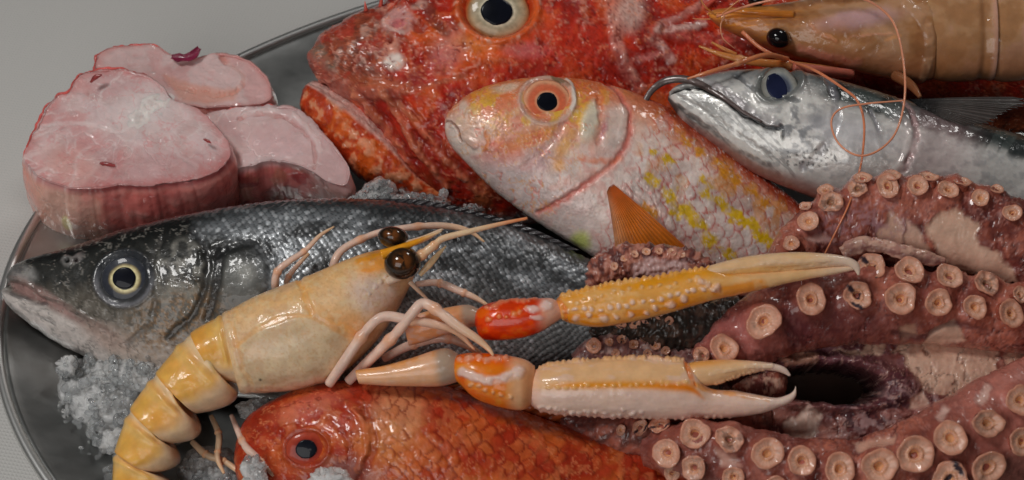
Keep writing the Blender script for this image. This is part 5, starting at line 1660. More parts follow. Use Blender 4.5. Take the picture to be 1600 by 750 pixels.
def prawn():
    fl = Flank(1400, 75, 8.7, 36, -2)
    root = empty("prawn", fl(1400, 130) - np.array([0, 0, 1.2]), "large tan prawn with long curling feelers behind the mackerel", "prawn")
    n = fl.n
    mat = wet("prawn_shell", sss=0.35, radius=(1.0, 0.6, 0.3), sss_scale=0.004, rough=0.28, coat=0.9, coat_rough=0.06, fine=(600, 0.12), film=(150, 0.16), var=0.12, var_scale=160)

    def pc(ct, b):
        x, y, q = b.px, b.py, b.q
        f1 = fbm(x / 45, y / 28, oct=4, seed=501); f2 = fbm(x / 12, y / 8, oct=4, seed=502)
        ct.col[:] = c(131, 92, 60)
        ct.mix(ss(0.5, 0.64, f1), c(148, 115, 90), 0.6)
        ct.mix(ss(0.5, 0.36, f1), c(110, 68, 39), 0.6)
        ct.mix(ss(1230, 1130, x), c(155, 92, 34), 0.8)
        ct.mix(ss(1280, 1180, x) * ss(0.5, 0.62, fbm(x / 30, y / 3.5, oct=3, seed=504)), c(171, 110, 38), 0.7)
        ct.mix(ss(-0.4, -0.9, q), c(110, 63, 38), 0.7)  # shading of the lower side put into the shell colour
        ct.blob(1330, 42, 60, 14, c(149, 119, 123), 0.75, -8, 0.6, d=0.06)  # whitish sheen painted on the carapace
        ct.blob(1290, 70, 40, 22, c(138, 92, 52), 0.5, 0, 0.7)
        ct.line([(1180, 16), (1256, 12), (1330, 8), (1366, 6)], 5, c(68, 40, 27), 0.6, d=0.07)
        ct.line([(1262, 48), (1280, 62), (1300, 72)], 3, c(157, 107, 79), 0.7, d=0.06)
        ct.line([(1318, 72), (1330, 66), (1396, 64)], 2, c(163, 115, 92), 0.6, d=0.03)
        ct.line([(1376, 74), (1398, 66)], 2, c(178, 124, 79), 0.6)
        ct.line([(1246, 80), (1290, 94), (1340, 104)], 5, c(157, 98, 89), 0.5, d=0.04)
        ct.line([(1396, 8), (1430, 40), (1446, 80), (1440, 122)], 7, c(148, 114, 88), 0.6, d=0.06)
        ct.d += 0.05 * (f1 - 0.5) + 0.03 * (f2 - 0.5)
    st = [(1106, 20, 1110, 30, 6), (1124, 14, 1128, 44, 14), (1160, 12, 1164, 60, 24), (1210, 8, 1212, 80, 34), (1260, 0, 1262, 96, 42), (1320, -12, 1320, 108, 48), (1380, -24, 1380, 120, 52), (1430, -32, 1428, 128, 54), (1452, -30, 1456, 124, 52)]
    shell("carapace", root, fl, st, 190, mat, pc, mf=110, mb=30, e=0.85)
    for i, (x0, x1) in enumerate(((1428, 1545), (1528, 1612), (1598, 1690))):
        def ps(ct, b, i=i, x0=x0, x1=x1):
            x, y, q, u = b.px, b.py, b.q, b.u
            f1 = fbm(x / 40, y / 30, oct=4, seed=510 + i); f2 = fbm(x / 10, y / 10, oct=3, seed=520)
            ct.col[:] = c(142, 107, 77)
            ct.mix(ss(0.5, 0.64, f1), c(151, 114, 96), 0.6)
            ct.mix(ss(0.5, 0.38, f1), c(124, 84, 52), 0.5)
            ct.mix(ss(-0.2, -0.9, q), c(121, 76, 46), 0.7)  # lower side painted darker, as shading
            ct.mix(ss(0.90, 0.98, u), c(161, 121, 106), 0.7)
            ct.mix(np.exp(-((u - 0.80) / 0.04) ** 2), c(101, 65, 39), 0.5)
            ct.d += 0.07 * ss(0.88, 0.98, u) - 0.05 * np.exp(-((u - 0.82) / 0.05) ** 2) + 0.03 * (f1 - 0.5) + 0.015 * (f2 - 0.5)
        w0 = 54 - i
        rows = [(x0, -34 + i * 3, x0 + 14, 118, w0), (x0 + (x1 - x0) * .35, -38 + i * 3, x0 + (x1 - x0) * .4, 126, w0 + 2), (x0 + (x1 - x0) * .7, -36 + i * 3, x0 + (x1 - x0) * .75, 126, w0 + 1), (x1, -32 + i * 3, x1 + 6, 122, w0)]
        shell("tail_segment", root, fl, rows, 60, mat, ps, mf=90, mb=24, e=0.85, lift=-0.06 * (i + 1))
    zz = lambda px, py, h: float((fl(px, py) + n * h)[2])
    ball("eye", root, fl(1212, 68) + n * 1.0, nrm(n + np.array([-0.2, 0, 0.1])), 19, 16, 17, c(10, 9, 11), M_BLACK, -25)
    ball("eye", root, fl(1181, 3) + n * 0.3, n, 14, 10, 12, c(10, 9, 11), M_BLACK)
    tan = c(148, 92, 47)
    limb("rostrum", root, [(1240, 22, zz(1240, 22, 0.8), 7), (1190, 20, zz(1190, 20, 0.8), 6), (1150, 18, zz(1150, 18, 0.7), 4), (1104, 22, zz(1104, 22, 0.6), 1)], c(157, 95, 36), mat)
    limb("antenna", root, [(1160, 50, zz(1160, 50, 0.9), 5), (1190, 76, zz(1190, 76, 1.2), 4.5), (1230, 94, zz(1230, 94, 1.5), 3.6), (1273, 110, 11.0, 3.4), (1316, 137, 11.2, 3.2), (1340, 158, 11.2, 3.0), (1350, 192, 10.9, 2.8), (1348, 239, 10.4, 2.6), (1341, 274, 10.3, 2.4), (1326, 320, 10.0, 2.2), (1302, 370, 9.3, 2.0), (1288, 398, 9.0, 1.6)],
         c(161, 95, 66), n=220, m=8)
    limb("antenna", root, [(1120, 26, zz(1120, 26, 0.6), 3), (1180, 6, zz(1180, 6, 1.4), 3), (1260, -8, zz(1260, -8, 1.8), 3), (1340, -4, zz(1340, -4, 1.9), 3), (1384, 20, 12.4, 3), (1404, 56, 12.4, 2.8), (1414, 120, 12.2, 2.8), (1411, 171, 11.6, 2.6), (1396, 213, 11.0, 2.5), (1367, 238, 10.7, 2.5), (1337, 242, 10.7, 2.4), (1309, 222, 10.8, 2.4), (1299, 190, 11.2, 2.4), (1314, 170, 11.5, 2.3), (1354, 162, 11.7, 2.2), (1412, 157, 11.8, 1.6)],
         c(169, 110, 85), n=320, m=8)
    limb("antennule", root, [(1118, 24, 10.4, 2), (1100, 8, 10.8, 1.8), (1090, -14, 11, 1.2)], tan, n=30, m=8)
    limb("antennule", root, [(1132, 26, 10.4, 2), (1126, 40, 10.5, 1.6), (1130, 60, 10.2, 1.4), (1148, 76, 9.8, 0.9)], c(168, 115, 89), n=40, m=8)
    limb("antennule", root, [(1128, 22, 10.4, 2), (1150, 4, 10.9, 1.6), (1172, -12, 11, 1.2)], c(166, 107, 71), n=30, m=8)
    limb("antennule", root, [(1110, 30, 10.2, 1.8), (1096, 30, 10.2, 1.4), (1082, 29, 10.1, 0.8)], c(166, 107, 71), n=30, m=8)
    limb("leg", root, [(1310, 112, 8.2, 9), (1250, 104, 9.2, 9), (1190, 98, 9.8, 8), (1154, 92, 10.0, 7), (1124, 84, 10.1, 5), (1092, 72, 10.1, 2)], tan, mat, joints=(0.35, 0.7), n=80, flat=0.7)
    limb("leg", root, [(1230, 92, 9.6, 5), (1196, 86, 10.6, 5), (1150, 100, 10.9, 4.5), (1110, 112, 10.9, 4), (1074, 123, 10.6, 2)], c(155, 92, 61), mat, joints=(0.5,), n=60)
    limb("leg", root, [(1330, 116, 8.4, 10), (1280, 110, 9.4, 10), (1240, 104, 9.8, 8)], c(153, 84, 71), mat, n=40)
    limb("leg", root, [(1150, 86, 9.9, 5), (1130, 76, 10.1, 4), (1112, 66, 10.2, 2)], tan, mat, n=30)
    limb("leg", root, [(1400, 118, 8.4, 12), (1424, 134, 8.8, 9), (1438, 152, 8.9, 4)], c(101, 62, 39), mat, n=40)
    return root


langoustine()
prawn()

# ------------------------------------------------------------------ octopus
M_OCTO = wet("octopus_skin", sss=0.12, rough=0.34, coat=0.95, coat_rough=0.06, fine=(420, 0.25), film=(200, 0.45), var=0.13, var_scale=260)
M_SUCK = wet("sucker_flesh", sss=0.25, radius=(1, 0.5, 0.4), sss_scale=0.002, rough=0.36, coat=0.8, coat_rough=0.08, fine=(600, 0.15), film=(220, 0.12), var=0.12, var_scale=300)


def sucker_mesh(seed, dark=0.0):
    """a stalked cup, radius 1, opening along +z"""
    pr = curve([(0.80, -0.75), (0.74, -0.50), (0.76, -0.26), (0.92, -0.06), (1.0, 0.05), (0.97, 0.13), (0.86, 0.14), (0.70, 0.07), (0.52, 0.0), (0.36, -0.02), (0.30, -0.05), (0.26, -0.16), (0.16, -0.28), (0.02, -0.30)], 40)
    m = 40
    th = np.linspace(0, 2 * math.pi, m, endpoint=False)
    R, T = np.meshgrid(pr[:, 0], th, indexing='ij')
    Z = np.repeat(pr[:, 1][:, None], m, 1)
    wob = 1 + 0.34 * (fbm(np.cos(T) * 1.3 + 3, np.sin(T) * 1.3 + seed * 2.1, oct=3, seed=seed) - 0.5)
    Zw = Z + 0.30 * (fbm(np.cos(T) * 1.2 + 9, np.sin(T) * 1.2 + seed, oct=2, seed=seed + 3) - 0.5) * (R > 0.45)
    X, Y = R * np.cos(T) * wob, R * np.sin(T) * wob
    G = np.stack([X, Y, Zw], -1)
    s = np.linspace(0, 1, 40)[:, None] * np.ones((1, m))
    rays = 0.5 + 0.5 * np.cos(T * 22 + 2 * vn(T * 3, R * 3))
    col = np.zeros((40, m, 3)) + c(156, 108, 88)
    outer = ss(0.36, 0.20, s)[..., None]
    col = col * (1 - outer) + outer * c(118, 60, 46)
    rim = 1.0 * np.exp(-((s - 0.37) / 0.06) ** 2)[..., None] * (0.55 + 0.45 * vn(np.cos(T) * 2, np.sin(T) * 2 + seed))[..., None]
    col = col * (1 - rim) + rim * c(78, 38, 44)
    inn = ss(0.50, 0.62, s)[..., None]
    col = col * (1 - inn) + inn * c(162, 124, 106)
    ring = np.exp(-((s - 0.75) / 0.04) ** 2)[..., None]
    col = col * (1 - 0.6 * ring) + 0.6 * ring * c(150, 98, 62)
    hole = ss(0.82, 0.92, s)[..., None]
    col = col * (1 - hole) + hole * c(158, 112, 76)
    col = col * (0.9 + 0.2 * rays[..., None] * inn) * (0.85 + 0.3 * fbm(X * 3 + 5, Y * 3 + seed, oct=3, seed=seed + 7))[..., None]
    sp = (ss(0.60, 0.70, fbm(X * 1.6 + 20, Y * 1.6 + seed * 3, oct=3, seed=seed + 11)) * dark)[..., None]
    col = col * (1 - sp) + sp * c(40, 30, 36)
    V, F = loft(G)
    V = V / CM * 0.01
    me = make_mesh("sucker", V, F, M_SUCK, {"Col": np.vstack([col.reshape(-1, 3), col[0, :1], col[-1, :1]])})
    return me


SUCKERS = [sucker_mesh(s, d) for s, d in ((1, 0.0), (2, 0.25), (3, 0.0), (4, 0.5), (5, 0.1), (6, 0.0), (9, 0.3), (12, 0.0))]
SUCK_DARK = sucker_mesh(8, 1.0)


class Arm:
    def __init__(self, root, pts, n, m, paint, seed=0, flat=0.85, mounds=()):
        """pts rows: x, y, z(cm), radius (drawing units)"""
        P = curve(pts, n)
        path = at(P[:, 0], P[:, 1], P[:, 2])
        G = tube3(path, P[:, 3] / PXC, m, flat, nref=-FWD)
        N = gnormals(G)
        if ((G - G.mean(1, keepdims=True)) * N).sum(-1).mean() < 0:
            N = -N
        pp = proj(G.reshape(-1, 3))
        ct = Coat(pp[:, 0], pp[:, 1], c(112, 58, 46))
        t = np.repeat(np.linspace(0, 1, n), m); a = np.tile(np.linspace(0, 2 * math.pi, m, endpoint=False), n)
        f1 = fbm(ct.px / 46, ct.py / 46, oct=4, seed=seed); f2 = fbm(ct.px / 10, ct.py / 10, oct=4, seed=seed + 1); f3 = fbm(ct.px / 4, ct.py / 4, oct=3, seed=seed + 2)
        ct.mix(ss(0.48, 0.64, f1), c(140, 82, 66), 0.7)
        ct.mix(ss(0.5, 0.36, f1), c(74, 32, 28), 0.8)
        ct.mix(ss(0.56, 0.68, f2), c(138, 92, 84), 0.4)
        ct.mix(ss(0.52, 0.40, f3), c(66, 32, 36), 0.35)
        ct.d += 0.24 * (f1 - 0.5) + 0.06 * (f2 - 0.5) + 0.02 * (f3 - 0.5)
        veins(ct, 24, seed + 30, c(46, 20, 24), 0.6, 0.035, -0.05)
        veins(ct, 9, seed + 34, c(150, 104, 94), 0.45, 0.04, 0.02)
        paint(ct, t, a)
        for (sx, sy, sr) in mounds:                     # skin swells up round the stalk of every sucker
            m_ = np.exp(-(np.hypot(pp[:, 0] - sx, pp[:, 1] - sy) / (sr * 1.15)) ** 4)
            ct.d += m_ * sr / PXC * 0.42
            ct.mix(m_, c(128, 68, 54), 0.5)
        self.G = G + N * ct.d.reshape(n, m)[..., None]
        self.N = N
        V, F = loft(self.G)
        self.o = put("arm", V, F, M_OCTO, root, {"Col": np.vstack([ct.col, ct.col[:1], ct.col[-1:]])})
        self.pp = proj(self.G.reshape(-1, 3))
        self.dep = (self.G.reshape(-1, 3) - EYE) @ FWD

    def suckers(self, rows, tilt=(0, 0, 0), k=0.45):
        Vv = self.G.reshape(-1, 3); Nn = self.N.reshape(-1, 3)
        for row in rows:
            px, py, r = row[:3]
            face = (Nn @ -FWD) > -0.1
            d = (self.pp[:, 0] - px) ** 2 + (self.pp[:, 1] - py) ** 2 + (~face) * 1e6
            i = int(np.argmin(d))
            ax = nrm(Nn[i] * k + -FWD * (1 - k) + np.array(tilt) + (np.array(row[3]) if len(row) > 3 and row[3] is not None else 0) + rng.normal(0, 0.06, 3))
            # stand on the skin, at the drawn place
            dd = self.dep[i] - 0.28 * r / PXC
            ray_ = ray(px, py)
            pos = EYE + ray_ * (dd / (ray_ @ FWD))
            me = SUCK_DARK if len(row) > 4 else SUCKERS[rng.integers(len(SUCKERS))]
            o = bpy.data.objects.new("sucker", me)
            COL.objects.link(o)
            o.parent = self.o
            o.location = (pos - ORI[self.o.name]) * CM
            import mathutils
            q = mathutils.Vector(ax).to_track_quat('Z', 'Y')
            q = q @ mathutils.Quaternion((0, 0, 1), rng.uniform(0, 6.28))
            o.rotation_mode = 'QUATERNION'
            o.rotation_quaternion = q
            s = r / PXC * rng.uniform(0.82, 0.98)
            o.scale = (s * rng.uniform(0.88, 1.08), s * rng.uniform(0.82, 1.05), s * rng.uniform(0.85, 1.2))
            ORI[o.name] = pos


def torn(ct, poly, seed, amp=12, colr=None, k=0.90, d=-0.05):
    """a patch where the dark skin is rubbed away, with a ragged dark lip"""
    x = ct.px + amp * 2 * (fbm(ct.px / 16, ct.py / 16, oct=4, seed=seed) - 0.5)
    y = ct.py + amp * 2 * (fbm(ct.px / 16 + 40, ct.py / 16, oct=4, seed=seed) - 0.5)
    m = inpoly(x, y, poly, 3.5)
    lip = np.clip(inpoly(x, y, poly, 9), 0, 1)
    edge = np.clip(1 - np.abs(lip - 0.42) / 0.25, 0, 1) * (1 - m) * ss(0.40, 0.6, fbm(ct.px / 12, ct.py / 12, oct=2, seed=seed + 9))
    ct.mix(edge, c(58, 28, 32), 0.6)
    pale = c(164, 134, 116) if colr is None else colr
    g = fbm(ct.px / 22, ct.py / 22, oct=4, seed=seed + 5)[:, None]
    ct.mix(m, pale * 1.0, k)
    ct.col *= 1 + m[:, None] * (g - 0.5) * np.array([0.2, 0.35, 0.4])
    ct.d = ct.d * (1 - 0.75 * m) + d * m + 0.04 * edge


def octopus():
    root = empty("octopus", at(1400, 700, 1.2), "brown and pale octopus with rows of round suckers, filling the right side", "octopus")

    # ---- the web and mouth region between the arms
    nx, ny = 300, 260
    xs = np.linspace(1130, 1700, nx); ys = np.linspace(335, 830, ny)
    X, Y = np.meshgrid(xs, ys, indexing='ij')
    Zb = np.interp(Y, [335, 450, 560, 680, 830], [7.6, 6.9, 6.5, 5.2, 3.4]) - 3.5 * ss(1330, 1200, X) * ss(520, 470, Y) - 2.0 * ss(1200, 1140, X)
    base = at(X, Y, Zb)
    nn = lean(34)
    ct = Coat(X.ravel(), Y.ravel(), c(108, 60, 50))
    x, y = ct.px, ct.py
    f1 = fbm(x / 50, y / 40, oct=4, seed=601); f2 = fbm(x / 11, y / 11, oct=4, seed=602); f3 = fbm(x / 4, y / 4, oct=3, seed=603)
    ct.mix(ss(0.5, 0.64, f1), c(134, 90, 80), 0.7)
    ct.mix(ss(0.5, 0.36, f1), c(74, 38, 42), 0.7)
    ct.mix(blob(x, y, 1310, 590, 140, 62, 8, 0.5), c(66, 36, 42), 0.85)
    ct.mix(blob(x, y, 1330, 540, 130, 26, 8, 0.6) * ss(0.45, 0.6, f2), c(98, 66, 70), 0.7)
    ct.mix(blob(x, y, 1400, 650, 110, 40, -12, 0.6) * ss(0.48, 0.58, f2), c(140, 112, 110), 0.7)
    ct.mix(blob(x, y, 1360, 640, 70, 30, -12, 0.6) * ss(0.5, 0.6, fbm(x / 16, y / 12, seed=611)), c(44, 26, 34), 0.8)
    torn(ct, [(1392, 545), (1440, 530), (1500, 505), (1560, 520), (1556, 570), (1545, 605), (1500, 625), (1450, 612), (1425, 580)], 621)
    torn(ct, [(1300, 545), (1352, 548), (1372, 500), (1384, 520), (1376, 556), (1340, 556)], 622, 5)
    torn(ct, [(1205, 560), (1240, 545), (1276, 552), (1276, 566), (1230, 572)], 623, 5, c(150, 110, 92))
    torn(ct, [(1228, 660), (1262, 636), (1284, 648), (1280, 670), (1262, 696), (1232, 690)], 624, 6, c(160, 136, 124))
    torn(ct, [(1420, 622), (1446, 610), (1452, 634), (1420, 640)], 625, 5, c(160, 130, 116))
    torn(ct, [(1568, 560), (1596, 530), (1620, 540), (1610, 590), (1580, 590)], 626, 5)
    torn(ct, [(1380, 440), (1440, 430), (1520, 440), (1590, 470), (1560, 500), (1480, 480), (1400, 470)], 627, 6)
    torn(ct, [(1450, 360), (1500, 340), (1540, 360), (1560, 410), (1590, 440), (1560, 450), (1480, 420)], 628, 7)
    ct.d += 0.22 * (f1 - 0.5) + 0.09 * (f2 - 0.5) + 0.03 * (f3 - 0.5)
    rag = 1 + 0.16 * (fbm(x / 30, y / 30, oct=3, seed=640) - 0.5)
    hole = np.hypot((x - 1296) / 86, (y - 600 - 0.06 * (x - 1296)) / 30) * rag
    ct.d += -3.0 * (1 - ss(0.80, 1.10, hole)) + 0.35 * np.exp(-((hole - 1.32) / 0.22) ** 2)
    ct.mix(1 - ss(0.8, 1.15, hole), c(18, 10, 11), 0.97)  # darkness of the hole painted onto its wall
    veins(ct, 26, 630, c(50, 24, 28), 0.5, 0.03, -0.06)
    veins(ct, 10, 634, c(160, 126, 116), 0.45, 0.04, 0.03)
    # folds running out from the mouth
    an = np.arctan2((y - 600) * 2.4, x - 1296)
    ct.d += 0.05 * np.sin(an * 17 + 3 * f1) * ss(1.1, 1.4, hole) * ss(2.6, 1.5, hole)
    ct.line([(1390, 648), (1460, 640), (1530, 610), (1600, 570)], 8, c(140, 88, 80), 0.5, d=0.18)
    ct.line([(1245, 695), (1300, 690), (1350, 672), (1420, 664)], 7, None, d=0.12)
    Gt = base + nn * ct.d.reshape(nx, ny)[..., None]
    # close the sheet into a thick body
    bot = base - np.array([0, 0, 1.0]) * 2.4 - nn * 0.2
    bot[..., 2] = np.maximum(bot[..., 2], 0.7)
    k = nx * ny
    idx = np.arange(k).reshape(nx, ny)
    edge = [np.stack([l[:-1], l[1:], l[1:] + k, l[:-1] + k], -1) for l in (idx[0], idx[-1][::-1], idx[:, -1], idx[:, 0][::-1])]
    edge_only = np.concatenate(edge)
    gf = grid_faces(nx, ny, closed=False)[:, ::-1]
    gf = gf[hole[gf].min(1) > 0.84]                    # the mouth opens into the hollow below
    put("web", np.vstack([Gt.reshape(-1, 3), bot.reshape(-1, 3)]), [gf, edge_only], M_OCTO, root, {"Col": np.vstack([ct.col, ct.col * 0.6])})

    # ---- upper arm
    def pa(ct, t, a):
        torn(ct, [(1392, 330), (1408, 345), (1412, 378), (1398, 384), (1366, 374), (1384, 350)], 651, 4, c(156, 124, 108))
        torn(ct, [(1414, 342), (1430, 352), (1450, 385), (1462, 405), (1420, 392), (1414, 370)], 652, 4, c(160, 130, 114))
        torn(ct, [(1446, 352), (1470, 332), (1505, 328), (1524, 350), (1536, 388), (1570, 400), (1590, 440), (1500, 440), (1470, 400)], 653, 7)
        torn(ct, [(1258, 372), (1290, 366), (1306, 374), (1276, 380)], 654, 3, c(156, 124, 116))
        ct.mix(blob(ct.px, ct.py, 1340, 350, 70, 34, 0, 0.6) * ss(0.46, 0.56, fbm(ct.px / 7, ct.py / 5, oct=3, seed=655)), c(126, 92, 96), 0.6)
        ct.line([(1560, 385), (1572, 408), (1590, 420)], 5, c(90, 40, 36), 0.8, d=-0.06)
    A_ROWS0 = [(1236, 380, 15, (-0.3, 0, 0)), (1263, 346, 17, (-0.3, 0, 0.1)), (1298, 316, 19), (1340, 294, 19), (1387, 290, 20), (1434, 290, 19), (1482, 296, 17), (1532, 309, 15), (1582, 332, 15), (1626, 352, 15)]
    A_ROWS1 = [(1290, 297, 14, (0, 0.5, 0.5)), (1348, 278, 16, (0, 0.6, 0.6)), (1394, 274, 16, (0, 0.8, 0.8)), (1452, 276, 15, (0, 0.9, 0.9)), (1504, 284, 15, (0.1, 0.9, 0.9)), (1558, 296, 14, (0.1, 0.9, 0.9)), (1258, 322, 10, (-0.3, 0.5, 0.5))]
    A = Arm(root, [(1216, 440, 7.8, 22), (1236, 402, 8.3, 32), (1268, 372, 8.6, 40), (1320, 352, 8.8, 52), (1390, 346, 8.9, 60), (1460, 350, 8.9, 63), (1530, 362, 8.8, 64), (1600, 384, 8.6, 64), (1680, 420, 8.2, 60)], 260, 110, pa, 660, 0.7, mounds=[q[:3] for q in A_ROWS0 + A_ROWS1])
    upn = (0, 0.10, 0.30)
    A.suckers(A_ROWS0, upn, 0.25)
    A.suckers(A_ROWS1, upn, 0.3)

    # the loose shred of skin lying below it
    def pl(ct, t, a):
        ct.col[:] = c(150, 118, 104)
        ct.mix(ss(0.5, 0.62, fbm(ct.px / 9, ct.py / 6, seed=671)), c(112, 70, 66), 0.6)
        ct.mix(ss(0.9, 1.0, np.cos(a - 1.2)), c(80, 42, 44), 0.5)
    Arm(root, [(1316, 396, 8.9, 8), (1340, 384, 9.2, 11), (1370, 384, 9.3, 11), (1410, 394, 9.2, 12), (1450, 404, 9.0, 10), (1476, 408, 8.8, 4)], 90, 40, pl, 672, 0.6)

    # ---- middle arm
    def pb(ct, t, a):
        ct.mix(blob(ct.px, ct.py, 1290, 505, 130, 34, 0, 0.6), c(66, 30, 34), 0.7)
        ct.mix(blob(ct.px, ct.py, 1150, 530, 60, 40, 0, 0.6), c(140, 82, 78), 0.6)
        torn(ct, [(1405, 512), (1430, 505), (1432, 525), (1408, 530)], 681, 3, c(150, 116, 98))
        torn(ct, [(1455, 515), (1490, 500), (1510, 530), (1440, 545)], 682, 5)
        ct.line([(1395, 520), (1440, 528), (1490, 505), (1545, 520)], 5, c(50, 26, 32), 0.6, d=-0.05)
        ct.line([(1160, 540), (1190, 556), (1230, 560)], 4, None, d=-0.05)
        ct.line([(1150, 550), (1180, 566), (1220, 570)], 4, None, d=0.05)
    Bm_ROWS0 = [(1096, 556, 15, (-0.6, 0, 0)), (1132, 545, 23, (0.2, 0, 0)), (1193, 502, 27, (-0.1, 0, 0)), (1267, 467, 27), (1340, 461, 25, None, 1), (1408, 467, 25, (0.1, 0, 0)), (1467, 473, 23, (0.1, 0, 0)), (1523, 480, 22, (0.1, 0, 0)), (1580, 490, 20, (0.3, 0, 0)), (1626, 500, 20)]
    Bm_ROWS1 = [(1362, 416, 22, (-0.3, 0, 0.2), 1), (1421, 422, 24, (0, 0.1, 0.3)), (1484, 431, 23, (0.2, 0.1, 0.3)), (1542, 443, 20, (0.3, 0.2, 0.4)), (1594, 460, 17, (0.4, 0.2, 0.3))]
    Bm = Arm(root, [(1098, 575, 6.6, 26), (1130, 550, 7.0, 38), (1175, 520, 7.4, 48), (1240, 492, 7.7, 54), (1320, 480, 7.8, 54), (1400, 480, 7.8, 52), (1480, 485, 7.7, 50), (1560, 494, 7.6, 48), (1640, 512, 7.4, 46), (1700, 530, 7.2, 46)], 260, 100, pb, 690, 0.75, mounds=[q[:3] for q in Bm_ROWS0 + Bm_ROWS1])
    Bm.suckers(Bm_ROWS0, (0, 0, 0.05), 0.3)
    Bm.suckers(Bm_ROWS1, (0, 0, 0.1), 0.3)

    # ---- lower arm
    def pcm(ct, t, a):
        ct.mix(ss(0.55, 0.8, t), c(142, 88, 78), 0.75)
        ct.mix(ss(0.35, 0.2, t), c(92, 48, 42), 0.6)
        torn(ct, [(1332, 690), (1400, 682), (1396, 700), (1340, 706)], 701, 3, c(156, 120, 104))
        torn(ct, [(1460, 650), (1476, 632), (1484, 640), (1470, 664)], 702, 2, c(160, 130, 120))
        torn(ct, [(1524, 628), (1540, 598), (1550, 606), (1536, 636)], 703, 2, c(160, 130, 120))
        torn(ct, [(1120, 700), (1150, 712), (1160, 735), (1125, 730)], 704, 4, c(150, 116, 104))
    Cm_ROWS0 = [(1042, 708, 22, (-0.4, 0, 0)), (1086, 677, 22), (1140, 687, 23), (1199, 709, 24, (0.1, 0, 0)), (1253, 720, 24, (0.1, 0, 0)), (1312, 733, 25, (0.1, 0, 0)), (1374, 729, 27), (1430, 710, 31), (1485, 684, 29), (1543, 661, 25), (1594, 625, 22), (1640, 600, 22)]
    Cm_ROWS1 = [(1084, 732, 20, (-0.3, 0, 0)), (1146, 746, 20), (1210, 766, 22), (1270, 780, 22), (1484, 750, 26, None, 1), (1544, 731, 25, (0.1, 0, 0)), (1598, 690, 24, (0.1, 0, 0)), (1420, 784, 24), (1030, 664, 16, (-0.2, 0.3, 0.2), 1), (1050, 740, 14)]
    Cm = Arm(root, [(1006, 706, 5.2, 20), (1040, 704, 5.5, 32), (1100, 708, 5.8, 42), (1180, 722, 6.0, 46), (1270, 742, 6.1, 50), (1360, 748, 6.2, 58), (1440, 730, 6.3, 66), (1510, 696, 6.5, 72), (1580, 662, 6.6, 76), (1660, 630, 6.6, 78), (1720, 610, 6.4, 78)], 300, 110, pcm, 710, 0.75, mounds=[q[:3] for q in Cm_ROWS0 + Cm_ROWS1])
    Cm.suckers(Cm_ROWS0, (0, 0, 0.02), 0.25)
    Cm.suckers(Cm_ROWS1, (0, 0, -0.05), 0.3)

    # ---- curled arm tip beside the yellow mullet
    def pd(ct, t, a):
        x, y = ct.px, ct.py
        g = fbm(x / 10, y / 8, oct=4, seed=721)
        ct.col[:] = c(108, 62, 52)
        ct.mix(ss(0.50, 0.60, g), c(142, 96, 82), 0.8)
        ct.mix(ss(0.47, 0.38, g), c(62, 34, 34), 0.8)
        torn(ct, [(985, 415), (1010, 405), (1070, 408), (1080, 422), (1030, 432), (990, 430)], 722, 6, c(152, 126, 124))
        w1, w2, wid = worley(x / 9, y / 8, seed=723)
        ct.d += 0.13 * np.clip(1 - w1 / 0.6, 0, 1)
    Dm = Arm(root, [(926, 452, 7.4, 12), (946, 428, 7.9, 24), (980, 412, 8.2, 27), (1030, 410, 8.4, 26), (1076, 416, 8.5, 22), (1106, 432, 8.3, 18), (1130, 452, 7.9, 12)], 150, 70, pd, 725, 0.8)
    Dm.suckers([(960, 416, 7), (975, 404, 7), (992, 397, 7), (1010, 393, 7), (1030, 392, 7), (1050, 394, 7), (1066, 398, 6)], (0, 0.2, 0.3), 0.4)

    # ---- small pale arm and dark knobbly arm seen between the claws
    def pe(ct, t, a):
        x, y = ct.px, ct.py
        ct.col[:] = c(120, 84, 80)
        ct.mix(ss(0.5, 0.6, fbm(x / 14, y / 10, seed=731)), c(158, 136, 130), 0.8)
        ct.mix(ss(0.5, 0.4, fbm(x / 9, y / 9, seed=732)), c(66, 38, 40), 0.7)
    E_ = Arm(root, [(902, 572, 5.9, 18), (940, 552, 6.2, 26), (990, 548, 6.4, 30), (1040, 552, 6.4, 28), (1090, 562, 6.3, 24), (1130, 580, 6.0, 20)], 120, 60, pe, 735, 0.8)
    E_.suckers([(928, 540, 13, (-0.3, 0, 0)), (952, 534, 8), (990, 538, 8), (1006, 528, 8), (1024, 540, 8), (1012, 552, 7), (1040, 548, 8), (972, 530, 9, None, 1), (962, 552, 8)], (0, 0, 0.1), 0.4)

    def pf(ct, t, a):
        x, y = ct.px, ct.py
        ct.col[:] = c(34, 30, 27)
        ct.mix(ss(0.54, 0.66, fbm(x / 12, y / 10, seed=741)), c(72, 56, 48), 0.7)
        w1, w2, wid = worley(x / 10, y / 10, seed=743)
        ct.d += 0.15 * np.clip(1 - w1 / 0.6, 0, 1)
    F_ = Arm(root, [(930, 505, 6.5, 22), (970, 508, 6.9, 30), (1020, 512, 7.0, 36), (1070, 512, 7.0, 40), (1112, 505, 6.9, 36), (1150, 490, 6.8, 26)], 130, 70, pf, 745, 0.8)
    F_.suckers([(1030, 494, 7), (1046, 501, 7), (992, 505, 10, None, 1), (1010, 498, 9, None, 1), (970, 505, 10, None, 1)], (0, 0, 0.1), 0.4)
    # added arm, dark so the gap under the lower claw reads as shade
    def pg(ct, t, a):
        ct.mix(ss(0.4, 0.6, fbm(ct.px / 20, ct.py / 14, seed=761)), c(48, 26, 24), 0.7)
    G_ = Arm(root, [(880, 660, 4.4, 20), (930, 668, 4.6, 28), (990, 676, 4.7, 34), (1050, 672, 4.8, 38), (1120, 668, 4.9, 40), (1200, 672, 4.8, 36)], 120, 60, pg, 765, 0.8)
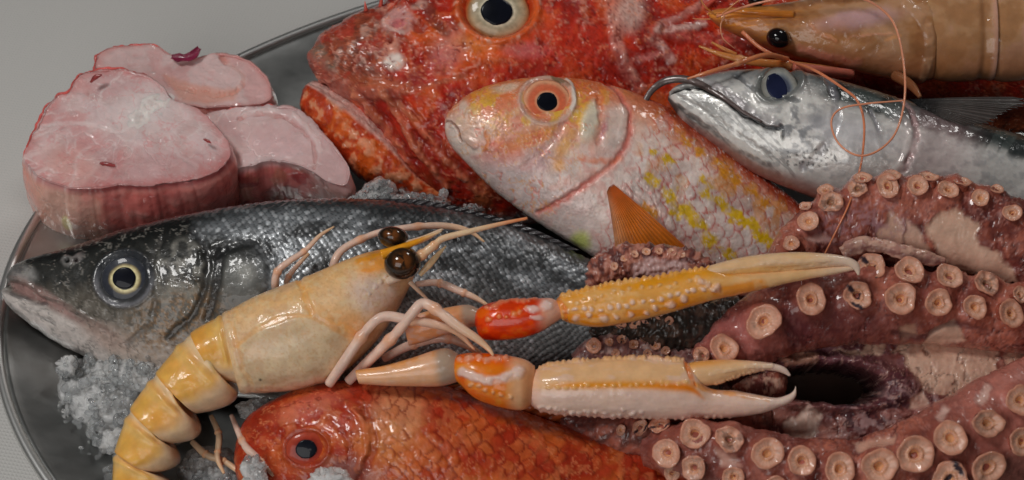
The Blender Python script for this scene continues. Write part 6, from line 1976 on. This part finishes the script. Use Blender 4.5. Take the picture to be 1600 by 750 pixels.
    G_.suckers([(1000, 668, 13, (-0.2, 0, 0), 1), (1030, 662, 14, None, 1), (970, 672, 9)], (0, 0, 0.1), 0.4)
    # knob of arm beside the claw tips
    def pk(ct, t, a):
        ct.mix(ss(0.45, 0.6, fbm(ct.px / 9, ct.py / 9, seed=751)), c(160, 128, 112), 0.8)
    Arm(root, [(1136, 640, 5.6, 16), (1170, 618, 5.9, 24), (1204, 602, 6.0, 22), (1222, 590, 5.8, 10)], 70, 50, pk, 752, 0.8)


octopus()

# ------------------------------------------------------------------ crushed ice and water
def ice_material(name, white=0.0, rough=0.08, bump=0.3):
    m, nt, bs = nodes_of(name)
    N, L = nt.nodes, nt.links
    co = N.new("ShaderNodeTexCoord")
    bs.inputs["Base Color"].default_value = (0.93, 0.95, 0.96, 1)
    bs.inputs["Roughness"].default_value = rough
    bs.inputs["IOR"].default_value = 1.31
    bs.inputs["Transmission Weight"].default_value = 1.0 - white
    n = N.new("ShaderNodeTexNoise"); n.inputs["Scale"].default_value = 420; n.inputs["Detail"].default_value = 3
    L.new(co.outputs["Object"], n.inputs["Vector"])
    b = N.new("ShaderNodeBump"); b.inputs["Strength"].default_value = bump; b.inputs["Distance"].default_value = 0.002
    L.new(n.outputs["Fac"], b.inputs["Height"]); L.new(b.outputs[0], bs.inputs["Normal"])
    return m


M_ICE = ice_material("crushed_ice", 0.15, 0.02, 0.12)
M_SLUSH = wet("ice_slush", sss=0.8, radius=(1, 1, 1), sss_scale=0.008, rough=0.12, coat=1.0, coat_rough=0.05, fine=(300, 0.25), film=(260, 0.5), var=0.10, var_scale=500, col=(0.95, 0.95, 0.94), ior=1.31, trans=0.28)
M_LUMP = ice_material("ice_lump", 0.35, 0.06, 0.5)
M_WATER = ice_material("water", 0.0, 0.0, 0.0)


def ico():
    p = (1 + 5 ** 0.5) / 2
    V = nrm(np.array([(-1, p, 0), (1, p, 0), (-1, -p, 0), (1, -p, 0), (0, -1, p), (0, 1, p), (0, -1, -p), (0, 1, -p), (p, 0, -1), (p, 0, 1), (-p, 0, -1), (-p, 0, 1)], float))
    F = np.array([(0, 11, 5), (0, 5, 1), (0, 1, 7), (0, 7, 10), (0, 10, 11), (1, 5, 9), (5, 11, 4), (11, 10, 2), (10, 7, 6), (7, 1, 8), (3, 9, 4), (3, 4, 2), (3, 2, 6), (3, 6, 8), (3, 8, 9), (4, 9, 5), (2, 4, 11), (6, 2, 10), (8, 6, 7), (9, 8, 1)])
    return V, F


def subdiv(V, F):
    e = {}
    V = list(V); out = []
    def mid(a, b):
        k = (min(a, b), max(a, b))
        if k not in e:
            e[k] = len(V); V.append(nrm(V[a] + V[b]))
        return e[k]
    for a, b, c_ in F:
        x, y, z = mid(a, b), mid(b, c_), mid(c_, a)
        out += [(a, x, z), (b, y, x), (c_, z, y), (x, y, z)]
    return np.array(V), np.array(out)


I0 = ico(); I1 = subdiv(*I0); I2 = subdiv(*I1); I3 = subdiv(*I2); I4 = subdiv(*I3)


def chunk(pos, r, shape=I1, rough=0.8):
    V, F = shape
    s = rng.uniform(0.7, 1.3, 3)
    q = rng.normal(size=(3, 3)); q, _ = np.linalg.qr(q)
    off = rng.uniform(0, 90)
    k = np.full(len(V), 1.25)
    for _ in range(11):                              # broken faces
        pn = nrm(rng.normal(size=3)); pd = rng.uniform(0.55, 0.95)
        dt = V @ pn
        k = np.minimum(k, np.where(dt > 0.05, pd / np.maximum(dt, 0.05), 9))
    return (V * k[:, None] * s * r) @ q.T + pos, [F], {}


def ice_pile(label, spots, count, rmin, rmax, name="crushed_ice"):
    """spots: (x, y, z, spread x, spread y) in drawing units, heap of shards"""
    parts, slush = [], []
    w = np.array([s[3] * s[4] for s in spots], float); w /= w.sum()
    for i in range(count):
        sx, sy, sz, rx, ry = spots[rng.choice(len(spots), p=w)]
        a, d = rng.uniform(0, 6.28), math.sqrt(rng.uniform(0, 0.85))
        px, py = sx + rx * d * math.cos(a), sy + ry * d * math.sin(a)
        z = sz + 0.10 + 0.42 * (1 - d * d) * rng.uniform(0.3, 1.3)
        r = rng.uniform(rmin, rmax) * rng.choice([1, 1, 0.6, 1.4]) / PXC
        parts.append(chunk(at(px, py, z), r * 1.9, I2, 0.9))
    # the packed slush the shards lie in
    for (sx, sy, sz, rx, ry) in spots:
        n_, m_ = 90, 150
        r, t = np.meshgrid(np.linspace(0.01, 1, n_), np.linspace(0, 2 * math.pi, m_, endpoint=False), indexing='ij')
        wob = 0.85 + 0.4 * fbm(np.cos(t) * 2 + sx, np.sin(t) * 2 + sy, oct=3)
        px, py = sx + rx * 1.05 * r * np.cos(t) * wob, sy + ry * 1.05 * r * np.sin(t) * wob
        w1, w2, wi = worley(px / 8.0, py / 8.0, seed=5, jit=1.0)
        H = 0.75 * (1 - r ** 2.2) - 0.35 + (0.45 * fbm(px / 16, py / 16, oct=2, seed=9) - 0.30 + 0.26 * (wi - 0.5) + 0.10 * (w2 - w1)) * (1 - r ** 6)
        G = at(px, py, sz) + lean(35) * H[..., None]
        V, F = loft(G)
        slush.append((V, F, {}))
    V, F, A = join(parts)
    V2, F2, _ = join(slush)
    o = put(name, V2, F2, M_SLUSH, None, None, label=label, cat="ice", kind="stuff")
    put("ice_shards", V, F, M_ICE, o, None, smooth=False, kind="stuff")
    return o


ice_pile("heap of crushed ice under the sea bass's chin beside the langoustine tail",
         [(160, 610, 2.7, 62, 62), (215, 575, 3.2, 50, 34), (140, 690, 2.1, 34, 44), (180, 725, 2.0, 40, 40), (112, 580, 2.6, 22, 20), (250, 640, 2.4, 50, 60), (128, 738, 1.7, 30, 26), (104, 640, 2.2, 22, 30)], 300, 1.4, 4.0)
ice_pile("strip of crushed ice between the scorpionfish's jaw and the sea bass's back",
         [(592, 295, 5.0, 24, 18), (588, 306, 5.1, 30, 16), (640, 312, 5.2, 50, 11), (676, 318, 5.3, 26, 10), (738, 326, 5.2, 16, 7), (560, 310, 4.6, 20, 6)], 130, 1.1, 2.8)
ice_pile("crushed ice around the red mullet's snout below the langoustine tail",
         [(330, 730, 2.6, 50, 30), (400, 735, 3.4, 24, 22), (440, 780, 3.0, 60, 30), (395, 640, 3.6, 26, 16)], 110, 1.4, 4.0)


def lump(label, px, py, z, r, sq=(1, 1, 1), seed=0, rough=0.5):
    V, F = I4
    k = 1 + rough * (np.abs(fbm(V[:, 0] * 1.5 + seed, V[:, 1] * 1.5 + 4, V[:, 2] * 1.5, oct=4, seed=seed) - 0.5) * 4 - 0.5) + 0.10 * (vn(V[:, 0] * 6, V[:, 1] * 6, V[:, 2] * 6, seed) - 0.5)
    X = V * k[:, None] * np.array(sq) * r / PXC + at(px, py, z)
    X = X * 0.86 + at(px, py, z) * 0.14
    extra = []
    for i in range(24 if r > 12 else 0):
        v = nrm(rng.normal(size=3)) * np.array(sq) * r / PXC * 0.80
        extra.append(chunk(at(px, py, z) + v, rng.uniform(3.5, 7.5) / PXC * min(1, r / 22), I2))
    o = put("ice_lump", X, [F], M_SLUSH, None, None, label=label, cat="ice", group="clear lumps of ice")
    if extra:
        V2, F2, _ = join(extra)
        put("ice_shards", V2, F2, M_ICE, o, None, smooth=False, kind="stuff")
    return o


lump("clear lump of ice in front of the red mullet's eye", 516, 760, 5.8, 32, (1, 0.9, 0.8), 3)
lump("small melting ice lump at the foot of the langoustine's pale leg", 398, 738, 5.0, 24, (0.9, 1, 0.8), 5)
lump("glassy knob of ice at the left end of the heap under the sea bass", 104, 574, 3.3, 16, (1, 1, 0.9), 7)
M_SLUSH_ = M_SLUSH; M_SLUSH = M_LUMP
lump("small round bead of ice behind the sea bass's back", 693, 302, 5.8, 9, (1, 1, 1), 9, 0.2)
M_SLUSH = M_SLUSH_
lump("melting ice lump low in the heap beside the langoustine tail", 176, 690, 2.9, 22, (1, 1, 0.7), 11)


def drop(label, px, py, z, rx, ry, h, tilt=20, side=0):
    n = lean(tilt, side)
    pos = at(px, py, z)
    ex = nrm(RIGHT - n * (n @ RIGHT)); ey = np.cross(n, ex)
    r, t = np.meshgrid(np.linspace(0.02, 1, 18), np.linspace(0, 2 * math.pi, 40, endpoint=False), indexing='ij')
    wob = 1 + 0.12 * (vn(np.cos(t) * 1.5 + px, np.sin(t) * 1.5) - 0.5)
    G = pos + ex * (rx / PXC * r * np.cos(t) * wob)[..., None] + ey * (ry / PXC * r * np.sin(t) * wob)[..., None] + n * (h * (1 - r ** 2.4))[..., None]
    V, F = loft(G)
    return put("water_drop", V, F, M_WATER, None, None, label=label, cat="water drop")


drop("small water drop on the platter wall just below the large drop", 84, 690, 1.5, 9, 11, 0.14, 8, 25)
drop("small water drop on the platter wall between rim and ice heap", 60, 560, 2.1, 7, 9, 0.12, 8, 25)
drop("large flat water drop on the platter's bare left wall", 68, 618, 1.9, 26, 34, 0.25, 8, 25)
